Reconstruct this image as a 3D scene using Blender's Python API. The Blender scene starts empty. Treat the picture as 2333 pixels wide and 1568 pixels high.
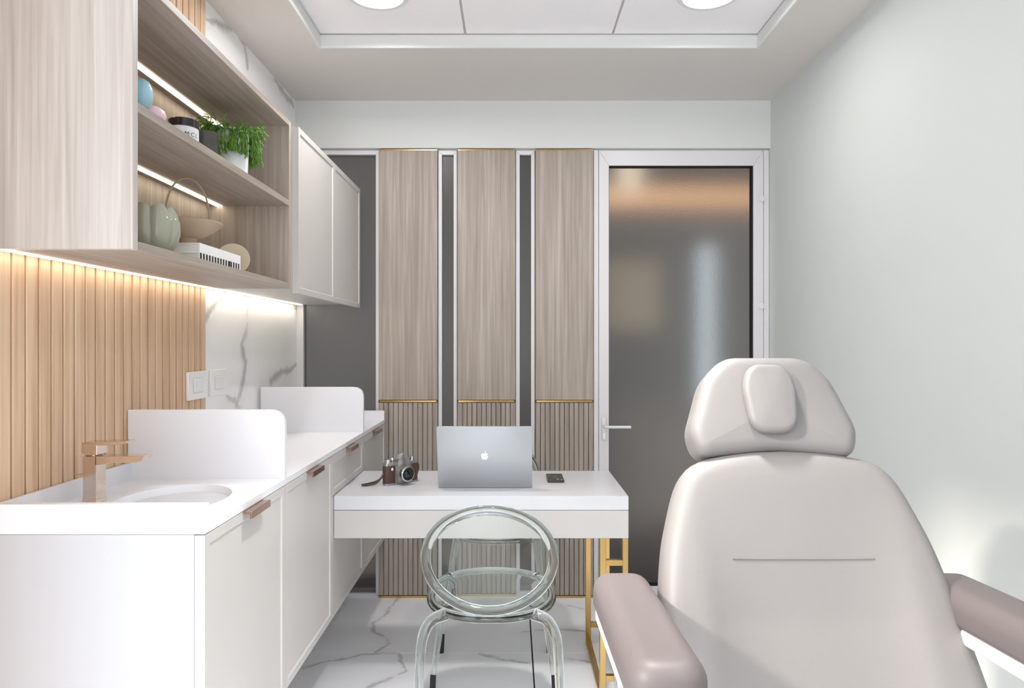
import bpy, bmesh, math, random
from mathutils import Vector, Matrix
R = math.radians
F = 1555.333            # focal length in pixels of the 2333 px wide frame (24 mm on 36 mm)
EYE = 1.25
scene = bpy.context.scene
C = scene.collection

# ------------------------------------------------------------------ camera
cam = bpy.data.cameras.new('camera')
cam.lens = 24.0; cam.sensor_width = 36.0; cam.sensor_fit = 'HORIZONTAL'
cam.clip_start = 0.02; cam.clip_end = 100
camo = bpy.data.objects.new('camera', cam); C.objects.link(camo)
camo.location = (0, 0, EYE); camo.rotation_euler = (R(90), 0, 0)
scene.camera = camo

# ------------------------------------------------------------------ room extents
XL, XR = -1.069, 1.2705
YB, YR = 3.36, -2.4           # glazed wall ahead, window wall behind the camera
ZC = 2.4468
WX0, WX1, WZ0, WZ1 = -0.98, 1.18, 0.0, 2.25      # window opening behind the camera
VY0, VY1, VZ0, VZ1 = -1.10, 0.96, 0.05, 2.37     # window opening in the left wall, behind the camera

# ------------------------------------------------------------------ world, sun, window daylight
world = bpy.data.worlds.new('sky'); scene.world = world
world.use_nodes = True
wn = world.node_tree.nodes; wl = world.node_tree.links
wn.clear()
bg = wn.new('ShaderNodeBackground'); wo = wn.new('ShaderNodeOutputWorld')
bg.inputs['Color'].default_value = (0.95, 0.975, 1.0, 1)
bg.inputs['Strength'].default_value = 2.65
wl.new(bg.outputs[0], wo.inputs[0])

def light(name, kind, loc, rot, energy, color, **kw):
    l = bpy.data.lights.new(name, kind); l.energy = energy; l.color = color
    for k, v in kw.items(): setattr(l, k, v)
    o = bpy.data.objects.new(name, l); C.objects.link(o)
    o.location = loc; o.rotation_euler = rot
    return o
sd = Vector((1.0, 0.49, -0.66)).normalized()
sun = light('sun', 'SUN', (-2, -4, 4), sd.to_track_quat('-Z', 'Y').to_euler(), 3.0, (1.0, 0.91, 0.83), angle=R(5))
portal = light('window_daylight', 'AREA', ((WX0+WX1)/2, YR-0.06, (WZ0+WZ1)/2), (R(-90), 0, 0), 1.0, (1, 1, 1),
               shape='RECTANGLE', size=WX1-WX0, size_y=WZ1-WZ0)
portal.rotation_euler = Vector((0, 1, 0)).to_track_quat('-Z', 'Z').to_euler()
portal.data.cycles.is_portal = True
portal2 = light('side_window_daylight', 'AREA', (XL-0.06, (VY0+VY1)/2, (VZ0+VZ1)/2), (0, 0, 0), 1.0, (1, 1, 1),
                shape='RECTANGLE', size=VZ1-VZ0, size_y=VY1-VY0)
portal2.rotation_euler = (0, R(-90), 0)
portal2.data.cycles.is_portal = True

scene.view_settings.view_transform = 'Standard'
scene.view_settings.look = 'None'
scene.view_settings.gamma = 1.0
scene.view_settings.use_curve_mapping = False
scene.view_settings.exposure = 0.34
scene.cycles.max_bounces = 40
scene.cycles.diffuse_bounces = 10
scene.cycles.glossy_bounces = 5
scene.cycles.transmission_bounces = 40
scene.cycles.transparent_max_bounces = 16
scene.cycles.use_denoising = True

# ------------------------------------------------------------------ materials
def S(r, g, b):
    f = lambda c: (c/255/12.92) if c/255 <= 0.04045 else ((c/255+0.055)/1.055)**2.4
    return (f(r), f(g), f(b), 1)
def newmat(name):
    m = bpy.data.materials.new(name); m.use_nodes = True
    return m, m.node_tree.nodes, m.node_tree.links, m.node_tree.nodes['Principled BSDF']
def plain(name, col, rough=0.5, metal=0.0, spec=0.5, var=0.03, scale=6.0, bump=0.0, bscale=80, coat=0.0, **kw):
    m, N, L, p = newmat(name)
    p.inputs['Roughness'].default_value = rough
    p.inputs['Metallic'].default_value = metal
    p.inputs['Specular IOR Level'].default_value = spec
    p.inputs['Coat Weight'].default_value = coat
    for k, v in kw.items(): p.inputs[k].default_value = v
    tc = N.new('ShaderNodeTexCoord'); n = N.new('ShaderNodeTexNoise')
    n.inputs['Scale'].default_value = scale; n.inputs['Detail'].default_value = 3
    L.new(tc.outputs['Object'], n.inputs['Vector'])
    mx = N.new('ShaderNodeMix'); mx.data_type = 'RGBA'
    mx.inputs['A'].default_value = tuple(c*(1-var) for c in col[:3])+(1,)
    mx.inputs['B'].default_value = tuple(min(1, c*(1+var)) for c in col[:3])+(1,)
    L.new(n.outputs['Fac'], mx.inputs['Factor']); L.new(mx.outputs['Result'], p.inputs['Base Color'])
    if bump:
        n2 = N.new('ShaderNodeTexNoise'); n2.inputs['Scale'].default_value = bscale; n2.inputs['Detail'].default_value = 4
        L.new(tc.outputs['Object'], n2.inputs['Vector'])
        b = N.new('ShaderNodeBump'); b.inputs['Strength'].default_value = bump; b.inputs['Distance'].default_value = 0.002
        L.new(n2.outputs['Fac'], b.inputs['Height']); L.new(b.outputs[0], p.inputs['Normal'])
    return m
def wood(name, dark, mid, light_, axis='Z', rough=0.5, fine=90, broad=9, figure=0.0):
    m, N, L, p = newmat(name)
    p.inputs['Roughness'].default_value = rough
    tc = N.new('ShaderNodeTexCoord'); oi = N.new('ShaderNodeObjectInfo')
    add = N.new('ShaderNodeVectorMath'); add.operation = 'ADD'
    sc = N.new('ShaderNodeVectorMath'); sc.operation = 'SCALE'; sc.inputs[0].default_value = (7.3, 11.1, 5.7)
    L.new(oi.outputs['Random'], sc.inputs['Scale'])
    L.new(tc.outputs['Object'], add.inputs[0]); L.new(sc.outputs[0], add.inputs[1])
    def stretched(s, along, detail, dist=0.0):
        mp = N.new('ShaderNodeMapping')
        v = [s, s, s]; v['XYZ'.index(axis)] = along
        mp.inputs['Scale'].default_value = v
        L.new(add.outputs[0], mp.inputs['Vector'])
        n = N.new('ShaderNodeTexNoise'); n.inputs['Scale'].default_value = 1.0
        n.inputs['Detail'].default_value = detail; n.inputs['Distortion'].default_value = dist
        L.new(mp.outputs[0], n.inputs['Vector'])
        return n
    a = stretched(fine, 2.2, 5, 0.4); b = stretched(broad, 0.5, 3, 0.8+figure)
    mixf = N.new('ShaderNodeMath'); mixf.operation = 'MULTIPLY_ADD'
    mixf.inputs[1].default_value = 0.64
    mulb = N.new('ShaderNodeMath'); mulb.operation = 'MULTIPLY'; mulb.inputs[1].default_value = 0.36
    L.new(b.outputs['Fac'], mulb.inputs[0]); L.new(a.outputs['Fac'], mixf.inputs[0]); L.new(mulb.outputs[0], mixf.inputs[2])
    cr = N.new('ShaderNodeValToRGB')
    cr.color_ramp.elements[0].position = 0.34; cr.color_ramp.elements[0].color = dark
    cr.color_ramp.elements[1].position = 0.66; cr.color_ramp.elements[1].color = light_
    e = cr.color_ramp.elements.new(0.5); e.color = mid
    L.new(mixf.outputs[0], cr.inputs[0]); L.new(cr.outputs[0], p.inputs['Base Color'])
    bp = N.new('ShaderNodeBump'); bp.inputs['Strength'].default_value = 0.12; bp.inputs['Distance'].default_value = 0.001
    L.new(a.outputs['Fac'], bp.inputs['Height']); L.new(bp.outputs[0], p.inputs['Normal'])
    return m
def marble(name, base, vein, lines, width=0.012, rough=0.12, warp=0.05, strength=0.75):
    """white stone; each vein is a polyline in world space, frayed by noise"""
    m, N, L, p = newmat(name)
    p.inputs['Roughness'].default_value = rough; p.inputs['Specular IOR Level'].default_value = 0.3
    g = N.new('ShaderNodeNewGeometry')
    n = N.new('ShaderNodeTexNoise'); n.inputs['Scale'].default_value = 5.0; n.inputs['Detail'].default_value = 6
    n.inputs['Roughness'].default_value = 0.62
    L.new(g.outputs['Position'], n.inputs['Vector'])
    sb = N.new('ShaderNodeVectorMath'); sb.operation = 'SUBTRACT'; sb.inputs[1].default_value = (0.5, 0.5, 0.5)
    L.new(n.outputs['Color'], sb.inputs[0])
    sc = N.new('ShaderNodeVectorMath'); sc.operation = 'SCALE'; sc.inputs['Scale'].default_value = warp
    L.new(sb.outputs[0], sc.inputs[0])
    pos = N.new('ShaderNodeVectorMath'); pos.operation = 'ADD'
    L.new(g.outputs['Position'], pos.inputs[0]); L.new(sc.outputs[0], pos.inputs[1])
    prev = None
    for ln in lines:
        for a, b in zip(ln[:-1], ln[1:]):
            a = Vector(a); d = Vector(b)-a; l2 = max(d.length_squared, 1e-9)
            s = N.new('ShaderNodeVectorMath'); s.operation = 'SUBTRACT'; s.inputs[1].default_value = a
            L.new(pos.outputs[0], s.inputs[0])
            dt = N.new('ShaderNodeVectorMath'); dt.operation = 'DOT_PRODUCT'; dt.inputs[1].default_value = d/l2
            L.new(s.outputs[0], dt.inputs[0])
            cl = N.new('ShaderNodeMath'); cl.operation = 'ADD'; cl.use_clamp = True; cl.inputs[1].default_value = 0
            L.new(dt.outputs['Value'], cl.inputs[0])
            ps = N.new('ShaderNodeVectorMath'); ps.operation = 'SCALE'; ps.inputs[0].default_value = d
            L.new(cl.outputs[0], ps.inputs['Scale'])
            di = N.new('ShaderNodeVectorMath'); di.operation = 'DISTANCE'
            L.new(s.outputs[0], di.inputs[0]); L.new(ps.outputs[0], di.inputs[1])
            if prev is None: prev = di.outputs['Value']
            else:
                mi = N.new('ShaderNodeMath'); mi.operation = 'MINIMUM'
                L.new(prev, mi.inputs[0]); L.new(di.outputs['Value'], mi.inputs[1]); prev = mi.outputs[0]
    n2 = N.new('ShaderNodeTexNoise'); n2.inputs['Scale'].default_value = 9.0; n2.inputs['Detail'].default_value = 4
    L.new(g.outputs['Position'], n2.inputs['Vector'])
    wv = N.new('ShaderNodeMapRange'); wv.inputs['From Min'].default_value = 0.3; wv.inputs['From Max'].default_value = 0.7
    wv.inputs['To Min'].default_value = width*0.25; wv.inputs['To Max'].default_value = width*1.8
    L.new(n2.outputs['Fac'], wv.inputs['Value'])
    dv = N.new('ShaderNodeMath'); dv.operation = 'DIVIDE'; L.new(prev, dv.inputs[0]); L.new(wv.outputs[0], dv.inputs[1])
    mr = N.new('ShaderNodeMapRange'); mr.interpolation_type = 'SMOOTHSTEP'
    mr.inputs['From Min'].default_value = 0.0; mr.inputs['From Max'].default_value = 1.0
    mr.inputs['To Min'].default_value = strength; mr.inputs['To Max'].default_value = 0.0
    L.new(dv.outputs[0], mr.inputs['Value'])
    # broad haze round each vein
    mh = N.new('ShaderNodeMapRange'); mh.interpolation_type = 'SMOOTHSTEP'
    mh.inputs['From Min'].default_value = 0.0; mh.inputs['From Max'].default_value = 0.09
    mh.inputs['To Min'].default_value = 0.16; mh.inputs['To Max'].default_value = 0.0
    L.new(prev, mh.inputs['Value'])
    mhn = N.new('ShaderNodeMath'); mhn.operation = 'MULTIPLY'; L.new(mh.outputs[0], mhn.inputs[0]); L.new(n2.outputs['Fac'], mhn.inputs[1])
    ad = N.new('ShaderNodeMath'); ad.operation = 'ADD'; ad.use_clamp = True
    L.new(mr.outputs[0], ad.inputs[0]); L.new(mhn.outputs[0], ad.inputs[1])
    mx = N.new('ShaderNodeMix'); mx.data_type = 'RGBA'
    mx.inputs['A'].default_value = base; mx.inputs['B'].default_value = vein
    L.new(ad.outputs[0], mx.inputs['Factor']); L.new(mx.outputs['Result'], p.inputs['Base Color'])
    return m
def glow(name, col, strength):
    m = bpy.data.materials.new(name); m.use_nodes = True
    N = m.node_tree.nodes; L = m.node_tree.links; N.clear()
    e = N.new('ShaderNodeEmission'); o = N.new('ShaderNodeOutputMaterial')
    e.inputs['Color'].default_value = col; e.inputs['Strength'].default_value = strength
    L.new(e.outputs[0], o.inputs[0])
    return m
def fl(px, py):                      # pixel of the photograph -> point on the floor
    y = F*EYE/(py-784); return ((px-1166.5)*y/F, y, 0.0)
def wl_pt(px, py, x=-1.066):         # pixel -> point on the left wall
    y = F*x/(px-1166.5); return (x, y, EYE-(py-784)*y/F)

M = {}
M['paint_wall'] = plain('pale grey green wall paint', S(200, 205, 203), 0.75, var=0.015, scale=3)
M['paint_beam'] = plain('white grey wall paint', S(211, 213, 212), 0.75, var=0.01)
M['soffit'] = plain('matt soffit paint', S(204, 200, 196), 0.85, var=0.01)
M['ceil_panel'] = plain('mineral ceiling panel', S(234, 232, 234), 0.9, var=0.02, scale=60, bump=0.15, bscale=300)
M['alu'] = plain('light grey powder coat', S(213, 211, 214), 0.35, var=0.01)
M['dark_gap'] = plain('dark gasket', S(40, 40, 42), 0.8)
M['taupe'] = wood('taupe ash laminate', S(143, 131, 121), S(160, 149, 139), S(176, 167, 159), 'Z', 0.5, 85, 8)
M['taupe_y'] = wood('taupe ash laminate lengthways', S(143, 131, 121), S(160, 149, 139), S(176, 167, 159), 'Y', 0.5, 85, 8)
M['taupe_lit'] = wood('lit taupe ash laminate', S(168, 158, 151), S(185, 177, 171), S(200, 193, 188), 'Z', 0.45, 85, 8)  # taupe laminate again, with the end panel's extra light put into the colour
M['oak'] = wood('oak slat veneer', S(194, 160, 128), S(213, 181, 151), S(223, 195, 166), 'Z', 0.5, 70, 22, 1.2)
M['white_lacquer'] = plain('white solid surface', S(227, 228, 233), 0.22, var=0.006)
M['desk_white'] = plain('white desk lacquer', S(209, 210, 215), 0.25, var=0.006)
M['white_satin'] = plain('white satin panel', S(188, 189, 194), 0.35, var=0.006)
M['cream'] = plain('cream matt lacquer', S(193, 190, 187), 0.42, var=0.006)
M['bronze'] = plain('rose bronze metal', S(216, 199, 185), 0.16, metal=1.0, var=0.02)
M['bronze_dark'] = plain('dark rose bronze metal', S(168, 134, 114), 0.2, metal=1.0, var=0.02)
M['gold'] = plain('brushed gold metal', S(196, 165, 108), 0.25, metal=1.0, var=0.03)
M['grout_dark'] = plain('black floor joint', S(22, 22, 24), 0.8)
M['grout_light'] = plain('white floor joint', S(225, 228, 230), 0.7)
M['leather'] = plain('greige vinyl upholstery', S(125, 122, 121), 0.5, var=0.012, bump=0.06, bscale=500)
M['leather_arm'] = plain('greige rose vinyl upholstery', S(99, 92, 92), 0.5, var=0.012, bump=0.06, bscale=500)
M['seam'] = plain('grey seam', S(118, 114, 112), 0.8)
M['plastic_white'] = plain('white plastic', S(238, 238, 238), 0.3, var=0.005)
M['plastic_grey'] = plain('pale grey plastic', S(216, 216, 220), 0.35, var=0.005)
M['chrome'] = plain('chrome', S(215, 215, 218), 0.12, metal=1.0, var=0.01)
M['aluminium'] = plain('anodised aluminium', S(174, 177, 181), 0.38, metal=0.45, var=0.01)
M['logo'] = plain('white logo inlay', S(250, 250, 250), 0.25, var=0.0)
M['black'] = plain('black plastic', S(28, 28, 30), 0.35)
M['rubber'] = plain('black rubber', S(38, 38, 40), 0.6)
M['phone'] = plain('dark grey phone glass', S(58, 56, 55), 0.25)
M['lens'] = plain('lens glass', S(10, 11, 14), 0.05, spec=0.9)
M['brown'] = plain('brown leather', S(84, 58, 48), 0.45, var=0.08, scale=60, bump=0.2, bscale=700)
M['silver'] = plain('satin chrome camera metal', S(172, 170, 168), 0.3, metal=0.85, var=0.03)
M['celadon'] = plain('celadon glazed ceramic', S(158, 159, 141), 0.12, var=0.05, coat=0.5)
M['beige_clay'] = plain('beige matt ceramic', S(170, 150, 128), 0.6, var=0.05)
M['sand_clay'] = plain('sand glazed ceramic', S(206, 193, 168), 0.35, var=0.05)
M['paper'] = plain('white book cover', S(240, 240, 240), 0.5, var=0.02, scale=40)
M['pages'] = plain('book pages', S(232, 231, 228), 0.8, var=0.05, scale=200)
M['ink'] = plain('black print', S(18, 18, 18), 0.6)
M['blue'] = plain('pale blue glossy vinyl', S(166, 208, 222), 0.35, var=0.02)
M['pink'] = plain('pale pink vinyl', S(238, 206, 216), 0.4, var=0.02)
M['concrete'] = plain('dark stone glaze', S(78, 77, 74), 0.45, var=0.25, scale=30)
M['pot'] = plain('white ceramic pot', S(236, 238, 242), 0.35, var=0.03, scale=20)
M['soil'] = plain('potting soil', S(50, 40, 32), 0.9, var=0.3, scale=80)
M['leaf'] = plain('green succulent stem', S(92, 136, 44), 0.5, var=0.3, scale=25)
M['lid'] = plain('dark brown lid', S(38, 32, 32), 0.25)
M['led_shelf'] = glow('warm shelf led strip', (1.0, 0.84, 0.62, 1), 5.5)
M['led_cabinet'] = glow('warm cabinet led strip', (1.0, 0.88, 0.70, 1), 15.0)
M['led'] = glow('warm led strip', (1.0, 0.86, 0.66, 1), 7.0)
M['lamp'] = glow('downlight diffuser', (1.0, 0.96, 0.92, 1), 4.0)
M['corridor'] = plain('corridor grey paint', S(140, 138, 136), 0.8)
M['corridor_floor'] = plain('corridor floor', S(120, 115, 112), 0.5)

m, N, L, p = newmat('greenish clear acrylic')
p.inputs['Base Color'].default_value = (0.93, 0.985, 0.965, 1); p.inputs['Roughness'].default_value = 0.0
p.inputs['Transmission Weight'].default_value = 1.0; p.inputs['IOR'].default_value = 1.36
M['acrylic'] = m
m, N, L, p = newmat('frosted grey glass')
p.inputs['Base Color'].default_value = (0.50, 0.485, 0.475, 1); p.inputs['Roughness'].default_value = 0.27
p.inputs['Transmission Weight'].default_value = 1.0; p.inputs['IOR'].default_value = 1.35
tc = N.new('ShaderNodeTexCoord'); nz = N.new('ShaderNodeTexNoise'); nz.inputs['Scale'].default_value = 260; nz.inputs['Detail'].default_value = 2
L.new(tc.outputs['Object'], nz.inputs['Vector'])
bp = N.new('ShaderNodeBump'); bp.inputs['Strength'].default_value = 0.25; bp.inputs['Distance'].default_value = 0.002
L.new(nz.outputs['Fac'], bp.inputs['Height']); L.new(bp.outputs[0], p.inputs['Normal'])
M['frosted'] = m

veins_floor = [
    [fl(912, 1362), fl(880, 1395), fl(852, 1420), fl(850, 1440), fl(876, 1458), fl(884, 1468), fl(855, 1488)],
    [fl(690, 1524), fl(760, 1505), fl(830, 1492), fl(905, 1490), fl(914, 1511), fl(925, 1532), fl(845, 1562), fl(800, 1600)],
    [fl(1095, 1492), fl(1160, 1505), fl(1212, 1512), fl(1290, 1500), fl(1350, 1515)],
    [fl(1190, 1442), fl(1270, 1435), fl(1340, 1440)],
    [fl(1290, 1380), fl(1350, 1388), fl(1420, 1384)],
    [(-0.9, 1.9, 0), (-0.4, 1.6, 0), (0.0, 1.75, 0), (0.5, 1.3, 0)],
    [(0.6, 2.3, 0), (0.9, 2.0, 0), (1.25, 2.1, 0)],
    [(-1.0, 0.2, 0), (-0.2, 0.5, 0), (0.4, 0.1, 0), (1.2, 0.4, 0)],
]
M['marble_floor'] = marble('polished white marble tile', S(243, 245, 250), S(165, 161, 158), veins_floor, 0.014, 0.10, 0.09, 0.6)
veins_wall = [
    [wl_pt(553, 655), wl_pt(564, 700), wl_pt(561, 742), wl_pt(549, 785), wl_pt(561, 822), wl_pt(554, 870), wl_pt(538, 925)],
    [wl_pt(549, 785), wl_pt(556, 800), wl_pt(561, 822)],
    [wl_pt(515, 668), wl_pt(490, 690), wl_pt(470, 722)],
    [wl_pt(618, 868), wl_pt(640, 848), wl_pt(660, 842), wl_pt(684, 826)],
    [wl_pt(515, 898), wl_pt(535, 915), wl_pt(545, 940)],
    [wl_pt(625, 668), wl_pt(650, 690), wl_pt(684, 712)],
    [wl_pt(472, 45), wl_pt(500, 55), wl_pt(535, 72), wl_pt(556, 105), wl_pt(562, 155)],
    [wl_pt(622, 180), wl_pt(640, 205), wl_pt(668, 240)],
]
M['marble_wall'] = marble('white marble cladding', S(240, 240, 241), S(150, 148, 146), veins_wall, 0.024, 0.14, 0.06, 0.6)

# ------------------------------------------------------------------ mesh helpers
def NB(): return bmesh.new()
def merge(dst, src):
    mp = [dst.verts.new(v.co) for v in src.verts]
    src.verts.index_update()
    for f in src.faces:
        try: dst.faces.new([mp[v.index] for v in f.verts])
        except ValueError: pass
    src.free()
def box(bm, x0, x1, y0, y1, z0, z1, bev=0.0, seg=2):
    t = bmesh.new()
    v = [t.verts.new((x, y, z)) for x in (x0, x1) for y in (y0, y1) for z in (z0, z1)]
    for f in ((0,1,3,2), (4,6,7,5), (0,4,5,1), (2,3,7,6), (0,2,6,4), (1,5,7,3)):
        t.faces.new([v[i] for i in f])
    if bev > 0:
        bmesh.ops.bevel(t, geom=list(t.edges), offset=bev, segments=seg, affect='EDGES', profile=0.5)
    merge(bm, t); return bm
def ring_faces(bm, a, b, closed=True):
    n = len(a)
    for i in range(n if closed else n-1):
        j = (i+1) % n
        try: bm.faces.new((a[i], a[j], b[j], b[i]))
        except ValueError: pass
def prism(bm, pts, fn0, fn1, bev=0.0):
    """pts: 2D outline; fn0/fn1 map it to the two end caps"""
    t = bmesh.new()
    a = [t.verts.new(fn0(*q)) for q in pts]; b = [t.verts.new(fn1(*q)) for q in pts]
    t.faces.new(a[::-1]); t.faces.new(b); ring_faces(t, a, b)
    bmesh.ops.recalc_face_normals(t, faces=t.faces)
    if bev: bmesh.ops.bevel(t, geom=list(t.edges), offset=bev, segments=2, affect='EDGES', profile=0.5)
    merge(bm, t); return bm
def lathe(bm, prof, c=(0, 0, 0), n=40, mod=None, axis='Z'):
    rings = []
    for (r, z) in prof:
        ring = []
        for k in range(n):
            a = 2*math.pi*k/n
            rr, zz = (r, z) if mod is None else mod(r, z, a)
            p = Vector((rr*math.cos(a), rr*math.sin(a), zz))
            if axis == 'Y': p = Vector((p.x, -p.z, p.y))
            if axis == 'X': p = Vector((p.z, p.x, p.y))
            ring.append(bm.verts.new(p+Vector(c)))
        rings.append(ring)
    for a, b in zip(rings[:-1], rings[1:]): ring_faces(bm, a, b)
    if prof[0][0] > 1e-6: bm.faces.new(rings[0][::-1])
    if prof[-1][0] > 1e-6: bm.faces.new(rings[-1])
    bmesh.ops.remove_doubles(bm, verts=bm.verts, dist=1e-6)
    bmesh.ops.recalc_face_normals(bm, faces=bm.faces)
    return bm
def smooth_path(pts, per=8, closed=False):
    P = [Vector(p) for p in pts]; n = len(P); out = []
    rng = range(n) if closed else range(n-1)
    for i in rng:
        p0 = P[(i-1) % n] if (closed or i > 0) else P[0]*2-P[1]
        p1 = P[i]; p2 = P[(i+1) % n]
        p3 = P[(i+2) % n] if (closed or i+2 < n) else P[-1]*2-P[-2]
        for s in range(per):
            t = s/per
            out.append(0.5*((2*p1)+(p2-p0)*t+(2*p0-5*p1+4*p2-p3)*t*t+(3*p1-p0-3*p2+p3)*t**3))
    if not closed: out.append(P[-1])
    return out
def tube(bm, pts, rad, seg=12, closed=False, flat=None, caps=True, recalc=True):
    P = [Vector(p) for p in pts]; n = len(P)
    rads = rad if isinstance(rad, (list, tuple)) else [rad]*n
    T = []
    for i in range(n):
        a = P[(i-1) % n] if (closed or i > 0) else P[i]
        b = P[(i+1) % n] if (closed or i < n-1) else P[i]
        T.append((b-a).normalized())
    up = Vector((0, 0, 1)) if abs(T[0].z) < 0.9 else Vector((1, 0, 0))
    nrm = (up-T[0]*up.dot(T[0])).normalized()
    rings = []
    for i in range(n):
        nrm = (nrm-T[i]*nrm.dot(T[i])).normalized()
        bn = T[i].cross(nrm)
        fx, fy = flat if flat else (1, 1)
        rings.append([bm.verts.new(P[i]+rads[i]*(nrm*math.cos(2*math.pi*k/seg)*fx+bn*math.sin(2*math.pi*k/seg)*fy)) for k in range(seg)])
    for i in range(n-1): ring_faces(bm, rings[i], rings[i+1])
    if closed: 
        # closest rotation for the seam
        best = min(range(seg), key=lambda s: sum((rings[-1][k].co-rings[0][(k+s) % seg].co).length for k in range(seg)))
        ring_faces(bm, rings[-1], [rings[0][(k+best) % seg] for k in range(seg)])
    elif caps:
        bm.faces.new(rings[0][::-1]); bm.faces.new(rings[-1])
    if recalc: bmesh.ops.recalc_face_normals(bm, faces=bm.faces)
    return bm
def round_poly(pts, rads, seg=8):
    n = len(pts); out = []
    if not isinstance(rads, (list, tuple)): rads = [rads]*n
    for i in range(n):
        p = Vector(pts[i]); a = Vector(pts[i-1])-p; b = Vector(pts[(i+1) % n])-p
        r = rads[i]
        if r <= 0: out.append(tuple(p)); continue
        la, lb = a.length, b.length; a.normalize(); b.normalize()
        ang = a.angle(b); d = min(r/math.tan(ang/2), la*0.49, lb*0.49)
        q0, q1 = p+a*d, p+b*d
        for s in range(seg+1):
            t = s/seg
            out.append(tuple((1-t)**2*q0+2*t*(1-t)*p+t*t*q1))
    return out
def resample(pts, n):
    P = [Vector(p) for p in pts]; m_ = len(P)
    Ls = [(P[(i+1) % m_]-P[i]).length for i in range(m_)]; tot = sum(Ls); out = []
    i = 0; acc = 0
    for k in range(n):
        s = tot*k/n
        while acc+Ls[i] < s and i < m_-1: acc += Ls[i]; i += 1
        t = (s-acc)/max(Ls[i], 1e-9)
        out.append(P[i].lerp(P[(i+1) % m_], t))
    return out
def pad(bm, outline, thick, r, fn, dome=0.0, n=96, core=7, rb=None):
    """upholstered slab: outline (u,v) anticlockwise, w from 0 (back) to thick (front); fn maps (u,v,w) to space"""
    P = resample(outline, n); cen = sum(P, Vector((0, 0)))/n
    NR = []
    for i in range(n):
        t = (P[(i+1) % n]-P[i-1]).normalized(); NR.append(Vector((-t.y, t.x)))
    rb = r if rb is None else rb
    prof = []
    for k in range(7):
        a = math.pi/2*k/6; prof.append((rb*(1-math.sin(a)), rb*(1-math.cos(a))))
    for k in range(7):
        a = math.pi/2*k/6; prof.append((r*(1-math.cos(a)), thick-r+r*math.sin(a)))
    rings = []
    for (ins, w) in prof:
        rings.append([bm.verts.new(fn(*(P[i]+NR[i]*ins), w)) for i in range(n)])
    inner = [P[i]+NR[i]*r for i in range(n)]
    for k in range(1, core):
        s = 1-k/core
        rings.append([bm.verts.new(fn(*(cen+(q-cen)*s), thick+dome*(1-s*s))) for q in inner])
    for a, b in zip(rings[:-1], rings[1:]): ring_faces(bm, a, b)
    c = bm.verts.new(fn(*cen, thick+dome))
    for i in range(n): bm.faces.new((rings[-1][i], rings[-1][(i+1) % n], c))
    innb = [P[i]+NR[i]*rb for i in range(n)]; prev = rings[0]
    for k in range(1, 4):
        s = 1-k/4
        cur = [bm.verts.new(fn(*(cen+(q-cen)*s), 0)) for q in innb]; ring_faces(bm, cur, prev); prev = cur
    c = bm.verts.new(fn(*cen, 0))
    for i in range(n): bm.faces.new((prev[(i+1) % n], prev[i], c))
    bmesh.ops.recalc_face_normals(bm, faces=bm.faces)
    return bm
def obj(name, bm, mat, parent=None, smooth=False, label=None):
    me = bpy.data.meshes.new(name); bm.to_mesh(me); bm.free()
    me.materials.append(M[mat] if isinstance(mat, str) else mat)
    if smooth:
        me.polygons.foreach_set('use_smooth', [True]*len(me.polygons))
        me.set_sharp_from_angle(angle=R(38))
    o = bpy.data.objects.new(name, me); C.objects.link(o)
    if parent is not None: adopt(o, parent)
    if label: o['label'] = label
    return o
def adopt(o, parent):
    o.parent = parent
    o.matrix_parent_inverse = parent_world(parent).inverted()
def parent_world(p):
    m_ = p.matrix_basis.copy()
    if p.parent is not None: m_ = parent_world(p.parent) @ p.matrix_parent_inverse @ m_
    return m_
def tag(o, label, cat, group=None):
    o['label'] = label; o['category'] = cat
    if group: o['group'] = group
    return o
def thing(name, label, cat, loc=(0, 0, 0), group=None):
    o = bpy.data.objects.new(name, None); C.objects.link(o); o.location = loc
    o.empty_display_size = 0.05
    return tag(o, label, cat, group)
def struct(o): o['kind'] = 'structure'; return o
def group_empty(name, loc=(0, 0, 0)):
    o = bpy.data.objects.new(name, None); C.objects.link(o); o.location = loc; o.empty_display_size = 0.05
    return struct(o)
def share(o, loc, parent):                 # another copy of a piece, same mesh
    c = o.copy(); C.objects.link(c); c.parent = parent
    c.matrix_parent_inverse = parent_world(parent).inverted(); c.location = loc
    return c
def mitred(x0, x1, z0, z1, wl_, wr, wt, wb, y0, y1, gap=0.0004, bev=0.0008):
    """four mitred members of a frame in the XZ plane"""
    g = gap
    members = [
        ('stile', [(x0, z0+g), (x0+wl_, z0+wb+g), (x0+wl_, z1-wt-g), (x0, z1-g)]),
        ('stile', [(x1, z0+g), (x1, z1-g), (x1-wr, z1-wt-g), (x1-wr, z0+wb+g)]),
        ('rail', [(x0+g, z1), (x0+wl_+g, z1-wt), (x1-wr-g, z1-wt), (x1-g, z1)]),
        ('rail', [(x0+g, z0), (x1-g, z0), (x1-wr-g, z0+wb), (x0+wl_+g, z0+wb)])]
    out = []
    for nm, q in members:
        b = NB(); prism(b, q, lambda u, v: (u, y0, v), lambda u, v: (u, y1, v), bev); out.append((nm, b))
    return out

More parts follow.
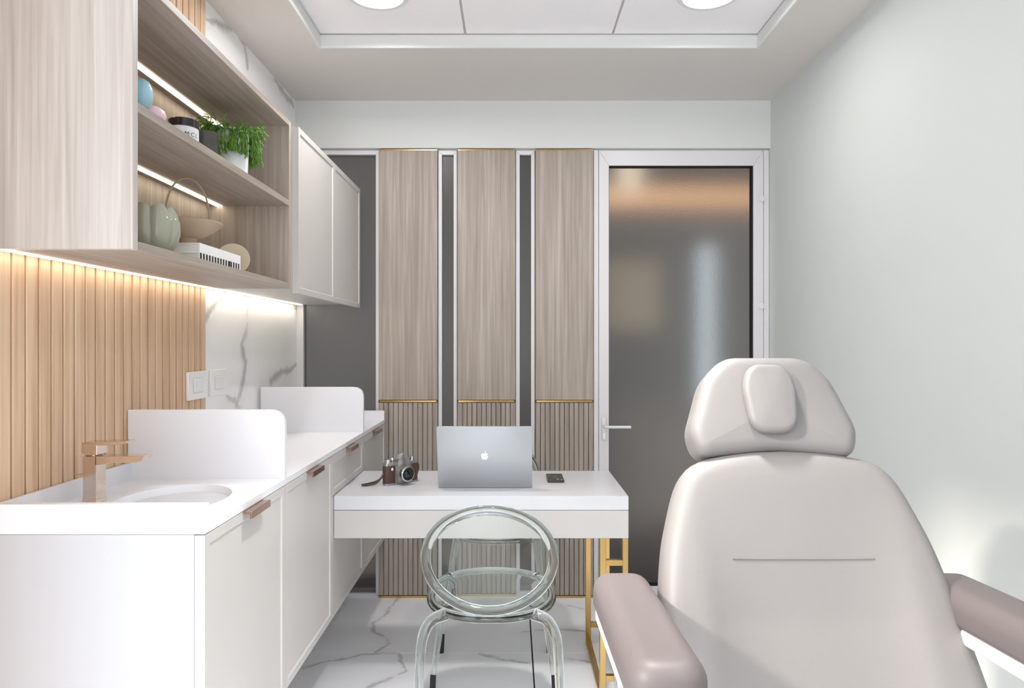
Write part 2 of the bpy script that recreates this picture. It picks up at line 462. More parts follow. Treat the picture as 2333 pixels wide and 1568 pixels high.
# ================================================================== SETTING
# floor: dark bed with white cross joints, marble tiles laid proud of them
fb = NB(); box(fb, XL-0.02, XR+0.02, YR-0.02, 3.50, -0.06, -0.004)
floor = struct(obj('floor', fb, 'grout_dark'))
JX = 0.0816
ys = [2.7616+0.6*k for k in range(-9, 2)]
rows = [(max(a, YR), min(b, 3.50)) for a, b in zip([YR-1]+ys, ys+[3.50]) if min(b, 3.50)-max(a, YR) > 0.01]
for (a, b) in rows:
    for (x0, x1) in ((XL, JX-0.0028), (JX+0.0028, XR)):
        t = NB(); box(t, x0, x1, a+0.0009, b-0.0009, -0.004, 0.0, 0.0006, 1)
        obj('floor_tile', t, 'marble_floor', floor)
    j = NB(); box(j, XL, JX-0.0028, b-0.0009, b+0.0009, -0.004, -0.0006); box(j, JX+0.0028, XR, b-0.0009, b+0.0009, -0.004, -0.0006)
    obj('joint', j, 'grout_light', floor)

# ceiling: lower soffit round a shallow recess with three panels
RX0, RX1, RY1, RY0, ZP = -0.780, 0.9955, 2.762, -2.0, 2.5038
cb = NB()
box(cb, XL, RX0, YR, 3.46, ZC, ZC+0.12); box(cb, RX1, XR, YR, 3.46, ZC, ZC+0.12)
box(cb, RX0, RX1, RY1, 3.46, ZC, ZC+0.12); box(cb, RX0, RX1, YR, RY0, ZC, ZC+0.12)
box(cb, RX0, RX1, RY0, RY1, ZP+0.012, ZC+0.12)
ceiling = struct(obj('ceiling', cb, 'soffit'))
tb = NB()   # pale lining of the recess edge
box(tb, RX0, RX1, RY1-0.006, RY1-0.0005, ZC-0.001, ZP-0.006); box(tb, RX0+0.0005, RX0+0.006, RY0, RY1-0.006, ZC-0.001, ZP-0.006)
box(tb, RX1-0.006, RX1-0.0005, RY0, RY1-0.006, ZC-0.001, ZP-0.006)
obj('recess_edge', tb, 'paint_beam', ceiling)
px_ = [RX0+0.002, -0.189, 0.4075, RX1-0.002]
for i in range(3):
    for (ya, yb) in ((RY1-1.2, RY1-0.002), (RY1-2.4, RY1-1.2), (RY1-3.6, RY1-2.4), (RY0, RY1-3.6)):
        t = NB(); box(t, px_[i]+(0.0045 if i else 0), px_[i+1]-(0.0045 if i < 2 else 0), ya+0.002, yb-0.002, ZP, ZP+0.012, 0.001, 1)
        obj('ceiling_panel', t, 'ceil_panel', ceiling)

# left wall: painted wall, oak slats up to 2.36 m, marble cladding beyond
b = NB(); box(b, XL-0.12, XL, VY1, 3.50, 0, ZC+0.12); box(b, XL-0.12, XL, YR-0.12, VY0, 0, ZC+0.12)
box(b, XL-0.12, XL, VY0, VY1, 0, VZ0); box(b, XL-0.12, XL, VY0, VY1, VZ1, ZC+0.12)
wall_left = struct(obj('wall_left', b, 'paint_wall'))
b = NB(); box(b, XL, XL+0.0025, 1.06, 2.357, 0, ZC); obj('backing_board', b, 'oak', wall_left)
b = NB(); box(b, XL, -1.066, 2.3585, 3.45, 0, ZC); obj('marble_panel', b, 'marble_wall', wall_left, label='white marble cladding with grey veins')
PITCH = 0.0416; proto = None
for k in range(56):
    yc = 2.356-PITCH*(k+0.5)
    if yc < 1.08: break
    if proto is None:
        b = NB(); box(b, XL+0.0025, -1.0555, -0.0178, 0.0178, 0.0, ZC, 0.0022, 2)
        proto = obj('slat', b, 'oak', wall_left); proto.location.y = yc
    else: share(proto, (0, yc, 0), wall_left)

# right wall
b = NB(); box(b, XR, XR+0.12, YR-0.1, 3.50, 0, ZC+0.12)
struct(obj('wall_right', b, 'paint_wall'))
# wall behind the camera with the daylight window
b = NB()
box(b, XL, WX0, YR-0.12, YR, 0, ZC+0.12); box(b, WX1, XR, YR-0.12, YR, 0, ZC+0.12)
box(b, WX0, WX1, YR-0.12, YR, 0, WZ0); box(b, WX0, WX1, YR-0.12, YR, WZ1, ZC+0.12)
struct(obj('wall_rear', b, 'paint_wall'))
w = group_empty('window_4', ((WX0+WX1)/2, YR-0.06, WZ0))
for nm, bm in mitred(WX0, WX1, WZ0, WZ1, 0.04, 0.04, 0.04, 0.04, YR-0.09, YR-0.04): obj(nm, bm, 'alu', w)
w = group_empty('window_5', (XL-0.06, (VY0+VY1)/2, VZ0))
for nm, bm in mitred(VY0, VY1, VZ0, VZ1, 0.04, 0.04, 0.04, 0.04, XL-0.09, XL-0.04):
    for v in bm.verts: v.co = Vector((v.co.y, v.co.x, v.co.z))
    bmesh.ops.reverse_faces(bm, faces=bm.faces); obj(nm, bm, 'alu', w)
# beam over the glazed wall
b = NB(); box(b, XL, XR, 3.355, 3.47, 2.2135, ZC+0.1); box(b, XL, XR, 3.385, 3.47, 2.2075, 2.2135)
wall_back = struct(obj('wall_back', b, 'paint_beam'))

# glazed screens
def screen(n, x0, x1, wl_, wr):
    w = group_empty('window_%d' % n, ((x0+x1)/2, 3.39, 0))
    for nm, bm in mitred(x0, x1, 0.0, 2.207, wl_, wr, 0.0205, 0.0165, 3.375, 3.43): obj(nm, bm, 'alu', w)
    g = NB(); box(g, x0+wl_-0.002, x1-wr+0.002, 3.393, 3.399, 0.0145, 2.1885); obj('pane', g, 'frosted', w)
    return w
screen(1, -1.0655, -0.654, 0.034, 0.0195)
screen(2, -0.3640, -0.2720, 0.0175, 0.0165)
screen(3, 0.0195, 0.1120, 0.0185, 0.0175)

# door
door = group_empty('door_1', (0.84, 3.39, 0))
DX0, DX1 = 0.4035, 1.2685
b = NB(); box(b, DX0, 0.4265, 3.370, 3.43, 0, 2.207, 0.001); obj('jamb', b, 'alu', door)
b = NB(); box(b, 1.2435, DX1, 3.370, 3.43, 0, 2.207, 0.001); obj('jamb', b, 'alu', door)
b = NB(); box(b, 0.4265, 0.4290, 3.385, 3.43, 0, 2.203); box(b, 1.2415, 1.2435, 3.385, 3.43, 0, 2.203); obj('gasket', b, 'dark_gap', door)
leaf = None
for nm, bm in mitred(0.4290, 1.2415, 0.006, 2.2060, 0.0495, 0.0495, 0.0745, 0.047, 3.3715, 3.425): obj(nm, bm, 'alu', door)
b = NB()
for (x0, x1, z0, z1) in ((0.4785, 0.4805, 0.053, 2.1315), (1.188, 1.192, 0.053, 2.1315), (0.4785, 1.192, 2.1285, 2.1315), (0.4785, 1.192, 0.053, 0.056)):
    box(b, x0, x1, 3.376, 3.42, z0, z1)
obj('glazing_bead', b, 'dark_gap', door)
b = NB(); box(b, 0.479, 1.1915, 3.393, 3.399, 0.0535, 2.131); obj('pane', b, 'frosted', door)
# handle: oblong plate, lever, lock
hx = (1375.5-1166.5)*3.37/F; hz = EYE-(971-784)*3.365/F
b = NB(); prism(b, round_poly([(-0.0105, -0.071), (0.0105, -0.071), (0.0105, 0.042), (-0.0105, 0.042)], 0.0104, 8), lambda u, v: (hx+u, 3.3715, hz+v), lambda u, v: (hx+u, 3.3645, hz+v), 0.0008)
hd = obj('handle_plate', b, 'plastic_grey', door, True)
b = NB(); tube(b, smooth_path([(hx, 3.366, hz), (hx, 3.335, hz), (hx+0.006, 3.322, hz), (hx+0.03, 3.318, hz), (hx+0.125, 3.318, hz)], 6), 0.0072, 12, flat=(1, 0.8)); obj('lever', b, 'plastic_grey', hd, True)
b = NB(); prism(b, round_poly([(-0.006, -0.016), (0.006, -0.016), (0.006, 0.012), (-0.006, 0.012)], 0.0058, 6), lambda u, v: (hx+u, 3.3645, hz-0.047+v), lambda u, v: (hx+u, 3.3600, hz-0.047+v), 0.0005); obj('lock_cylinder', b, 'plastic_white', hd, True)
for py in (453, 697, 1180):
    z = EYE-(py-784)*3.37/F
    b = NB(); box(b, 1.2170, 1.2345, 3.3660, 3.3720, z-0.012, z+0.014, 0.001); box(b, 1.2365, 1.2450, 3.3620, 3.3720, z-0.012, z+0.012, 0.001)
    lathe(b, [(0.0042, -0.018), (0.0042, 0.026)], (1.2345, 3.3640, z), 12)
    obj('hinge', b, 'plastic_grey', door)

# three fluted wood wall panels between the screens
def wall_panel(x0, x1, label):
    t = thing('wall_panel', label, 'wall panel', ((x0+x1)/2, 3.405, 0), 'taupe wood wall panels')
    b = NB(); box(b, x0, x1, 3.372, 3.45, 0, 2.2065); obj('core', b, 'taupe', t)
    b = NB(); box(b, x0+0.001, x1-0.001, 3.360, 3.372, 0.9745, 2.2030, 0.0008, 1); obj('board', b, 'taupe', t)
    n = 12; p_ = (x1-x0-0.002)/n; first = None
    for k in range(n):
        xc = x0+0.001+p_*(k+0.5)
        if first is None:
            b = NB(); box(b, -p_/2+0.0016, p_/2-0.0016, 3.3605, 3.372, 0.012, 0.9610, 0.0016, 1)
            first = obj('slat', b, 'taupe', t); first.location.x = xc
        else: share(first, (xc, 0, 0), t)
    b = NB(); box(b, x0+0.004, x1-0.004, 3.3575, 3.372, 0.9635, 0.9725, 0.0008, 1); tr = obj('gold_trim', b, 'gold', t)
    for xa in (x0, x1-0.004):
        b = NB(); box(b, xa, xa+0.004, 3.3570, 3.372, 0.9630, 0.9730); obj('end_cap', b, 'black', tr)
    b = NB(); box(b, x0+0.002, x1-0.002, 3.3585, 3.372, 2.2030, 2.2075); obj('gold_trim', b, 'gold', t)
    b = NB(); box(b, x0, x1, 3.359, 3.372, 0.0, 0.0105); obj('plinth', b, 'gold', t)
wall_panel(-0.6570, -0.3670, 'taupe wood panel with fluted base, beside the wide frosted screen')
wall_panel(-0.2690, 0.0165, 'taupe wood panel with fluted base between the two narrow glass strips')
wall_panel(0.1155, 0.4010, 'taupe wood panel with fluted base, next to the glazed door')

# corridor beyond the frosted glass
b = NB(); box(b, -2.2, 2.6, 4.9, 5.0, 0, 2.8); struct(obj('wall_corridor', b, 'corridor'))
b = NB(); box(b, -2.2, -2.1, 3.47, 4.9, 0, 2.8); struct(obj('wall_corridor_end', b, 'corridor'))
b = NB(); box(b, 2.5, 2.6, 3.47, 4.9, 0, 2.8); struct(obj('wall_corridor_end', b, 'corridor'))
b = NB(); box(b, -2.2, 2.6, 3.50, 5.0, -0.06, 0); struct(obj('floor_corridor', b, 'corridor_floor'))
b = NB(); box(b, -2.2, 2.6, 3.47, 5.0, 2.7, 2.8); struct(obj('ceiling_corridor', b, 'corridor'))
t = thing('cove_lamp', 'long warm orange cove lamp glowing through the frosted door glass', 'lamp', (1.2, 4.8, 2.28))
b = NB(); box(b, 0.55, 2.1, 4.83, 4.9, 2.30, 2.40, 0.004); obj('lamp_body', b, 'corridor', t)
b = NB(); box(b, 0.56, 2.09, 4.80, 4.829, 2.22, 2.36, 0.004); obj('diffuser', b, glow('orange cove light', (1.0, 0.62, 0.36, 1), 1.25), t)
t = thing('wall_lamp', 'pale cream wall lamp blurred behind the top left of the door glass', 'lamp', (0.8, 4.5, 2.3))
b = NB(); box(b, 0.74, 0.92, 4.84, 4.9, 2.30, 2.62, 0.01); obj('lamp_body', b, 'corridor', t)
b = NB(); box(b, 0.75, 0.91, 4.79, 4.839, 2.32, 2.60, 0.01); obj('diffuser', b, glow('cream wall light', (1.0, 0.85, 0.65, 1), 1.3), t)
t = thing('reflection_glow', 'tall bluish white glow standing in for a window reflection in the door glass', 'lamp', (1.38, 4.8, 0.8))  # glowing box added to imitate a window reflection in the door glass
b = NB(); box(b, 1.30, 1.46, 4.86, 4.9, 0.75, 2.0, 0.004); obj('lamp_body', b, 'corridor', t)
b = NB(); box(b, 1.33, 1.43, 4.84, 4.859, 0.80, 1.95, 0.004); obj('diffuser', b, glow('cool reflection glow', (0.8, 0.92, 1.0, 1), 1.3), t)
b = NB(); box(b, 0.65, 1.05, 4.87, 4.9, 1.35, 1.85, 0.004); tag(obj('wall_board', b, 'sand_clay'), 'beige board on the corridor wall, blurred behind the door glass', 'board')

# downlights in the outer ceiling panels; unseen centre one and rear pair added for brightness
for (cx, cy, power, spr, label) in ((-0.482, 2.436, 7.4, 170, 'round recessed downlight in the left ceiling panel, above the shelves'),
                        (0.706, 2.436, 3.6, 170, 'round recessed downlight in the right ceiling panel, above the treatment chair'),
                        (0.10, 1.40, 8.5, 70, 'round recessed downlight added as unseen fill in the middle of the ceiling, outside the picture'),
                        (-0.482, 0.0, 4.0, 100, 'round recessed downlight added as unseen fill over the left half of the room, behind the picture'),
                        (0.706, 0.0, 4.0, 100, 'round recessed downlight added as unseen fill over the foot of the treatment chair, behind the picture')):
    t = thing('downlight', label, 'downlight', (cx, cy, ZP), 'ceiling downlights')
    b = NB(); lathe(b, [(0.092, -0.002), (0.096, -0.011), (0.110, -0.011), (0.1157, -0.005), (0.1157, 0.0), (0.092, 0.0)], (cx, cy, ZP), 64); obj('trim_ring', b, 'plastic_grey', t, True)
    b = NB(); lathe(b, [(0.0, -0.004), (0.0915, -0.004), (0.0915, -0.001), (0.0, -0.001)], (cx, cy, ZP), 64); obj('diffuser', b, 'lamp', t)
    light('downlight_beam', 'AREA', (cx, cy, ZP-0.015), (0, 0, 0), power, (1.0, 0.965, 0.94), shape='DISK', size=0.18, spread=R(spr))

# ================================================================== LEFT RUN
CF = -0.6226; Y0, Y1 = 1.384, 3.345
ZT = 0.880; ZS = 0.8635; ZR = 0.9245; ZB = 0.297
dw = (Y1-Y0)/4
def shaker(y0, y1, z0, z1, x0, x1, bw=0.022, top=None, rec=0.004, bev=0.0035):
    """a panel facing +X: flat border and a recessed field with a sloped edge"""
    top = bw if top is None else top
    b = NB()
    O = [(y0, z0), (y1, z0), (y1, z1), (y0, z1)]
    I = [(y0+bw, z0+bw), (y1-bw, z0+bw), (y1-bw, z1-top), (y0+bw, z1-top)]
    J = [(y0+bw+bev, z0+bw+bev), (y1-bw-bev, z0+bw+bev), (y1-bw-bev, z1-top-bev), (y0+bw+bev, z1-top-bev)]
    mk = lambda q, x: [b.verts.new((x, u, v)) for u, v in q]
    back, so, si, sj = mk(O, x0), mk(O, x1), mk(I, x1), mk(J, x1-rec)
    b.faces.new(back[::-1]); ring_faces(b, back, so); ring_faces(b, so, si); ring_faces(b, si, sj); b.faces.new(sj)
    bmesh.ops.recalc_face_normals(b, faces=b.faces)
    return b
def pull(parent, yc, ztop, x, half=0.062):
    b = NB()
    pts = [(0, 0), (0.021, 0), (0.021, -0.0165), (0.0165, -0.0165), (0.0165, -0.0045), (0, -0.0045)]
    prism(b, pts, lambda u, v: (x+u, yc-half, ztop+v), lambda u, v: (x+u, yc+half, ztop+v), 0.0007)
    return obj('handle', b, 'bronze_dark', parent, label='small rose bronze lip handle')
cab_labels = ['cream base cabinet under the wash basin, nearest the camera',
              'cream base cabinet between the basin cabinet and the desk',
              'cream base cabinet with a drawer, where the desk joins it',
              'cream base cabinet at the far end by the wood panel']
for i in range(4):
    a, c = Y0+dw*i, Y0+dw*(i+1)
    t = thing('base_cabinet', cab_labels[i], 'cabinet', (-0.85, (a+c)/2, ZB), 'wall hung base cabinets')
    b = NB(); box(b, -1.054, -0.6445, a+(0.0 if i == 0 else 0.0005), c-0.0005, ZB, ZS-0.0005 if i else ZS-0.0005); obj('body', b, 'white_satin' if i == 0 else 'cream', t)
    ztop = ZS-0.002
    if i != 2:
        d = obj('door', shaker(a+0.0008, c-0.0008, ZB, ztop, -0.6440, CF-0.0003, 0.022, 0.022 if i < 2 else 0.030), 'cream', t)
        pull(d, (a+c)/2+0.012, ztop, CF-0.0003)
    else:
        d = obj('drawer', shaker(a+0.0008, c-0.0008, 0.722, ztop, -0.6440, CF-0.0003, 0.020, 0.030), 'cream', t)
        pull(d, (a+c)/2+0.012, ztop, CF-0.0003)
        obj('door', shaker(a+0.0008, c-0.0008, ZB, 0.720, -0.6440, CF-0.0003, 0.022), 'cream', t)

ct = thing('countertop', 'long white countertop with moulded basin and two upright dividers', 'countertop', (-0.84, 2.36, ZS))
BC = (-0.812, 1.630); BRX, BRY = 0.127, 0.165
b = NB()
RX = (-1.0535, CF); RYy = (Y0+0.0190, 1.85)
angs = sorted([2*math.pi*k/72 for k in range(72)]+[math.atan2(yy-BC[1], xx-BC[0]) % (2*math.pi) for xx in RX for yy in RYy])
el, rc, rcb, elb = [], [], [], []
for a in angs:
    c_, s_ = math.cos(a), math.sin(a)
    e = (BC[0]+BRX*c_, BC[1]+BRY*s_)
    ts = []
    if c_ > 1e-9: ts.append((RX[1]-BC[0])/c_)
    if c_ < -1e-9: ts.append((RX[0]-BC[0])/c_)
    if s_ > 1e-9: ts.append((RYy[1]-BC[1])/s_)
    if s_ < -1e-9: ts.append((RYy[0]-BC[1])/s_)
    t_ = min(ts); q = (BC[0]+t_*c_, BC[1]+t_*s_)
    el.append(b.verts.new((*e, ZT))); rc.append(b.verts.new((*q, ZT)))
    rcb.append(b.verts.new((*q, ZS))); elb.append(b.verts.new((*e, ZS)))
ring_faces(b, el, rc); ring_faces(b, rc, rcb); ring_faces(b, rcb, elb); ring_faces(b, elb, el)
bmesh.ops.recalc_face_normals(b, faces=b.faces)
box(b, RX[0], CF, 1.85, Y1-0.0190, ZS, ZT)
obj('slab', b, 'white_lacquer', ct)
b = NB(); rings = []
prof = [(1.03, ZT+0.0004), (1.0, ZT+0.0006), (0.985, ZT-0.004), (0.96, ZT-0.02), (0.93, ZT-0.05), (0.88, ZT-0.08), (0.78, ZT-0.1), (0.55, ZT-0.11), (0.2, ZT-0.115), (0.13, ZT-0.117)]
for s, z in prof: rings.append([b.verts.new((BC[0]+BRX*s*math.cos(2*math.pi*k/72), BC[1]+BRY*s*math.sin(2*math.pi*k/72), z)) for k in range(72)])
for p0, p1 in zip(rings[:-1], rings[1:]): ring_faces(b, p0, p1)
b.faces.new(rings[-1])
basin = obj('basin', b, 'white_lacquer', ct, True)
b = NB(); lathe(b, [(0, -0.1155), (0.014, -0.1155), (0.018, -0.1165), (0.018, -0.118), (0, -0.118)], (BC[0], BC[1], ZT), 24); obj('drain', b, 'bronze', basin, True)
b = NB(); box(b, -1.0535, CF, Y0, Y0+0.0195, ZS, ZR, 0.0012, 2); obj('end_rim', b, 'white_lacquer', ct)
b = NB(); box(b, -1.0535, CF, Y1-0.0195, Y1, ZS, ZR, 0.0012, 2); obj('end_rim', b, 'white_lacquer', ct)
b = NB(); box(b, -1.0535, -1.043, Y0+0.0195, Y1-0.0195, ZT-0.002, ZR, 0.0008, 1); obj('upstand', b, 'white_lacquer', ct)
for yd in (1.871, 2.8606):
    b = NB(); prism(b, round_poly([(-1.0535, ZT-0.001), (CF-0.0005, ZT-0.001), (CF-0.0005, 1.0695), (-1.0535, 1.0695)], [0, 0, 0.046, 0], 10), lambda u, v: (u, yd, v), lambda u, v: (u, yd+0.018, v), 0.0012)
    obj('divider', b, 'white_lacquer', ct, label='upright white divider with one rounded corner')

# faucet
t = thing('faucet', 'square rose bronze basin mixer tap', 'faucet', (-0.978, 1.60, ZT))
b = NB()
ra = [(-0.9945, 1.581), (-0.9625, 1.581), (-0.9625, 1.619), (-0.9945, 1.619)]
lv = [(0.003, 0.0), (0.0008, 0.006), (0.0, 0.02), (0.0, 0.106), (0.0, 0.1095)]
rr_ = []
for e, z in lv:
    rr_.append([b.verts.new((x+math.copysign(e, x+0.9785), y+math.copysign(e, y-1.6), ZT+z)) for x, y in ra])
for p0, p1 in zip(rr_[:-1], rr_[1:]): ring_faces(b, p0, p1)
b.faces.new(rr_[0][::-1]); b.faces.new(rr_[-1])
bmesh.ops.bevel(b, geom=list(b.edges), offset=0.001, segments=1, affect='EDGES')
obj('body', b, 'bronze', t)
zt = ZT+0.110
b = NB(); prism(b, [(-0.966, zt), (-0.852, zt), (-0.858, zt-0.0115), (-0.874, zt-0.0155), (-0.925, zt-0.0155), (-0.962, zt-0.021), (-0.966, zt-0.021)], lambda u, v: (u, 1.581, v), lambda u, v: (u, 1.619, v), 0.0009); obj('spout', b, 'bronze', t)
b = NB(); prism(b, round_poly([(-0.992, 1.584), (-0.965, 1.584), (-0.965, 1.616), (-0.992, 1.616)], 0.012, 6), lambda u, v: (u, v, zt-0.0005), lambda u, v: (u, v, zt+0.004)); obj('neck', b, 'bronze_dark', t)
b = NB(); prism(b, [(-0.996, zt+0.0075), (-0.984, zt+0.0025), (-0.961, zt+0.0025), (-0.961, zt+0.029), (-0.996, zt+0.029)], lambda u, v: (u, 1.580, v), lambda u, v: (u, 1.620, v), 0.0008)
hn = obj('lever_block', b, 'bronze', t)
b = NB(); prism(b, [(-0.9965, zt+0.029), (-0.9965, zt+0.0315), (-0.892, zt+0.0345), (-0.893, zt+0.0305), (-0.906, zt+0.0265), (-0.961, zt+0.0245), (-0.965, zt+0.029)], lambda u, v: (u, 1.580, v), lambda u, v: (u, 1.620, v), 0.0006); obj('lever', b, 'bronze', hn)
b = NB(); tube(b, smooth_path([(-0.9935, 1.60, ZT+0.052), (-0.999, 1.60, ZT+0.061), (-1.006, 1.60, ZT+0.064), (-1.022, 1.60, ZT+0.063)], 5), 0.0018, 8); obj('pull_rod', b, 'bronze', t, True)

# switch plates
def switch(x, ya, yb, za, zb, label, mods):
    t = thing('switch_plate', label, 'switch', (x, (ya+yb)/2, (za+zb)/2), 'wall switch plates')
    b = NB(); box(b, x, x+0.008, ya, yb, za, zb, 0.002, 2); pl = obj('plate', b, 'plastic_white', t)
    ym, zm = (ya+yb)/2, (za+zb)/2
    b = NB(); box(b, x+0.008, x+0.0092, ym-0.036, ym+0.036, zm-0.026, zm+0.026, 0.0005, 1); obj('insert', b, 'plastic_grey', t)
    for k in (-1, 0, 1):
        b = NB(); box(b, x+0.0092, x+0.0112, ym+k*0.0225-0.0102, ym+k*0.0225+0.0102, zm-0.022, zm+0.022, 0.001, 1); obj('rocker', b, 'plastic_white', t)
switch(-1.0553, 2.209, 2.346, 1.0655, 1.1585, 'white switch plate on the oak slats', 3)
switch(-1.0660, 2.398, 2.532, 1.0640, 1.1580, 'white switch plate on the marble beside the slats', 3)

# open shelf unit on the wall
SF = -0.7695; SY0, SY1 = 1.384, 2.377; SZ0, SZ1 = 1.443, 2.022
sh = thing('wall_shelf', 'open taupe wood wall shelf with two lit compartments', 'shelf', (-0.92, 1.88, SZ0))
b = NB(); box(b, -1.0550, SF, SY0, SY0+0.0205, SZ0, SZ1, 0.0006, 1); obj('side_panel', b, 'taupe_lit', sh, label='taupe wood end panel, coloured lighter as if lit')
b = NB(); box(b, -1.0550, SF, SY1-0.0185, SY1, SZ0, SZ1, 0.0006, 1); obj('side_panel', b, 'taupe', sh)
b = NB(); box(b, -1.0550, SF, SY0+0.0205, SY1-0.0185, SZ1-0.018, SZ1, 0.0006, 1); obj('top_panel', b, 'taupe_y', sh)
b = NB(); box(b, -1.0550, SF, SY0+0.0205, SY1-0.0185, SZ0, SZ0+0.018, 0.0006, 1); obj('bottom_panel', b, 'taupe_y', sh)
b = NB(); box(b, -1.0485, SF-0.0005, SY0+0.0205, SY1-0.0185, 1.7275, 1.7475, 0.0006, 1); obj('shelf_board', b, 'taupe_y', sh)
b = NB(); box(b, -1.0550, -1.0485, SY0+0.0205, SY1-0.0185, SZ0+0.018, SZ1-0.018); obj('back_panel', b, 'taupe', sh)
for zz in (SZ1-0.018, 1.7275):
    b = NB(); box(b, -1.021, -1.000, SY0+0.022, SY1-0.021, zz-0.0025, zz); obj('led_strip', b, 'led_shelf', sh, label='warm white light strip')
b = NB(); box(b, -1.042, -1.026, SY0+0.002, SY1, SZ0-0.0025, SZ0); obj('led_strip', b, 'led', sh, label='warm white light strip')

# white wall cabinet
wc = thing('wall_cabinet', 'white two-door wall cabinet beyond the open shelf', 'cabinet', (-0.9, 2.86, 1.443))
b = NB(); box(b, -1.0655, -0.7655, 2.3785, 3.345, 1.443, 2.004); obj('body', b, 'cream', wc)
obj('door', shaker(2.3790, 2.8610, 1.4265, 2.0078, -0.7650, -0.7440, 0.020), 'cream', wc)
obj('door', shaker(2.8630, 3.3450, 1.4265, 2.0078, -0.7650, -0.7440, 0.020), 'cream', wc)
b = NB(); box(b, -1.042, -1.026, 2.379, 3.340, 1.4405, 1.443); obj('led_strip', b, 'led_cabinet', wc, label='warm white light strip')

# ================================================================== SHELF CONTENTS
ZM, ZL = 1.7475, SZ0+0.018       # middle shelf top, bottom shelf top
# blue and pink vinyl ornament, half hidden by the end panel
t = thing('toy_figure', 'pale blue rounded vinyl toy with pink tip on the upper shelf', 'toy', (-0.87, 1.545, ZM))
ox, oy = -0.872, 1.552; k_ = 0.80
sc_ = lambda prof: [(a*k_, c*k_) for a, c in prof]
b = NB(); lathe(b, sc_([(0, 0), (0.036, 0), (0.041, 0.006), (0.040, 0.03), (0.038, 0.06), (0.041, 0.085), (0.040, 0.108), (0.031, 0.13), (0.016, 0.143), (0, 0.147)]), (ox-0.012, oy-0.012, ZM), 36); obj('body', b, 'blue', t, True)
b = NB(); lathe(b, sc_([(0, -0.040), (0.014, -0.038), (0.024, -0.025), (0.028, -0.004), (0.026, 0.018), (0.018, 0.036), (0.006, 0.044), (0, 0.045)]), (ox+0.016, oy+0.030, ZM+0.081), 28); obj('ear', b, 'blue', t, True)
b = NB(); lathe(b, sc_([(0, -0.004), (0.018, 0.0), (0.016, 0.016), (0.007, 0.028), (0, 0.030)]), (ox-0.010, oy-0.006, ZM+0.112), 24); obj('tip', b, 'pink', t, True)
t = thing('toy_animal', 'pale pink rounded toy beside the blue one on the upper shelf', 'toy', (-0.86, 1.665, ZM))
b = NB(); lathe(b, [(0, -0.022), (0.016, -0.020), (0.027, -0.010), (0.030, 0.002), (0.026, 0.014), (0.014, 0.022), (0, 0.024)], (-0.868, 1.650, ZM+0.053), 28)
obj('body', b, 'pink', t, True)
b = NB(); lathe(b, [(0, 0), (0.036, 0), (0.039, 0.012), (0.034, 0.028), (0.022, 0.036), (0, 0.038)], (-0.870, 1.668, ZM), 32); obj('base', b, 'pink', t, True)

# labelled jar
jx, jy, jr = -0.895, 1.862, 0.0375
t = thing('jar', 'white jar with dark lid and printed letters on the upper shelf', 'jar', (jx, jy, ZM))
b = NB(); lathe(b, [(0, 0), (jr-0.002, 0), (jr, 0.002), (jr, 0.088), (jr-0.002, 0.090), (0, 0.090)], (jx, jy, ZM), 48); jb = obj('body', b, 'pot', t, True)
b = NB(); lathe(b, [(0, 0.09), (jr+0.001, 0.09), (jr+0.001, 0.109), (jr-0.001, 0.111), (0, 0.111)], (jx, jy, ZM), 48); obj('lid', b, 'lid', t, True)
def wrap_text(body, size, cx, cy, cz, rad, ang0, parent, spacing=1.0, mat='ink'):
    cu = bpy.data.curves.new('print', 'FONT'); cu.body = body; cu.size = size; cu.align_x = 'CENTER'; cu.space_character = spacing
    cu.extrude = 0.0; cu.resolution_u = 4
    tmp = bpy.data.objects.new('print_tmp', cu); C.objects.link(tmp)
    dg = bpy.context.evaluated_depsgraph_get(); dg.update()
    me = bpy.data.meshes.new_from_object(tmp.evaluated_get(dg))
    bpy.data.objects.remove(tmp)
    bm = bmesh.new(); bm.from_mesh(me); bpy.data.meshes.remove(me)
    bmesh.ops.subdivide_edges(bm, edges=[e for e in bm.edges if e.calc_length() > size*0.3], cuts=2)
    for v in bm.verts:
        a = ang0+v.co.x/rad
        v.co = Vector((cx+(rad+0.0004)*math.cos(a), cy+(rad+0.0004)*math.sin(a), cz+v.co.y))
    return obj('print', bm, mat, parent)
a0 = math.atan2(-jy, -jx)+0.10     # the print faces the room
wrap_text('MCL', 0.0165, jx, jy, ZM+0.062, jr, -0.58, jb, 1.35)
wrap_text('FRAGRANCE', 0.0052, jx, jy, ZM+0.052, jr, -0.50, jb, 1.5)

# dark pot
t = thing('dark_pot', 'dark grey stoneware pot between the jar and the plant', 'pot', (-0.898, 2.012, ZM))
b = NB(); lathe(b, [(0, 0), (0.031, 0), (0.0335, 0.003), (0.0365, 0.113), (0.0375, 0.116), (0.0375, 0.121), (0.0345, 0.121), (0.0335, 0.110), (0, 0.108)], (-0.902, 2.005, ZM), 40)
obj('body', b, 'concrete', t, True)

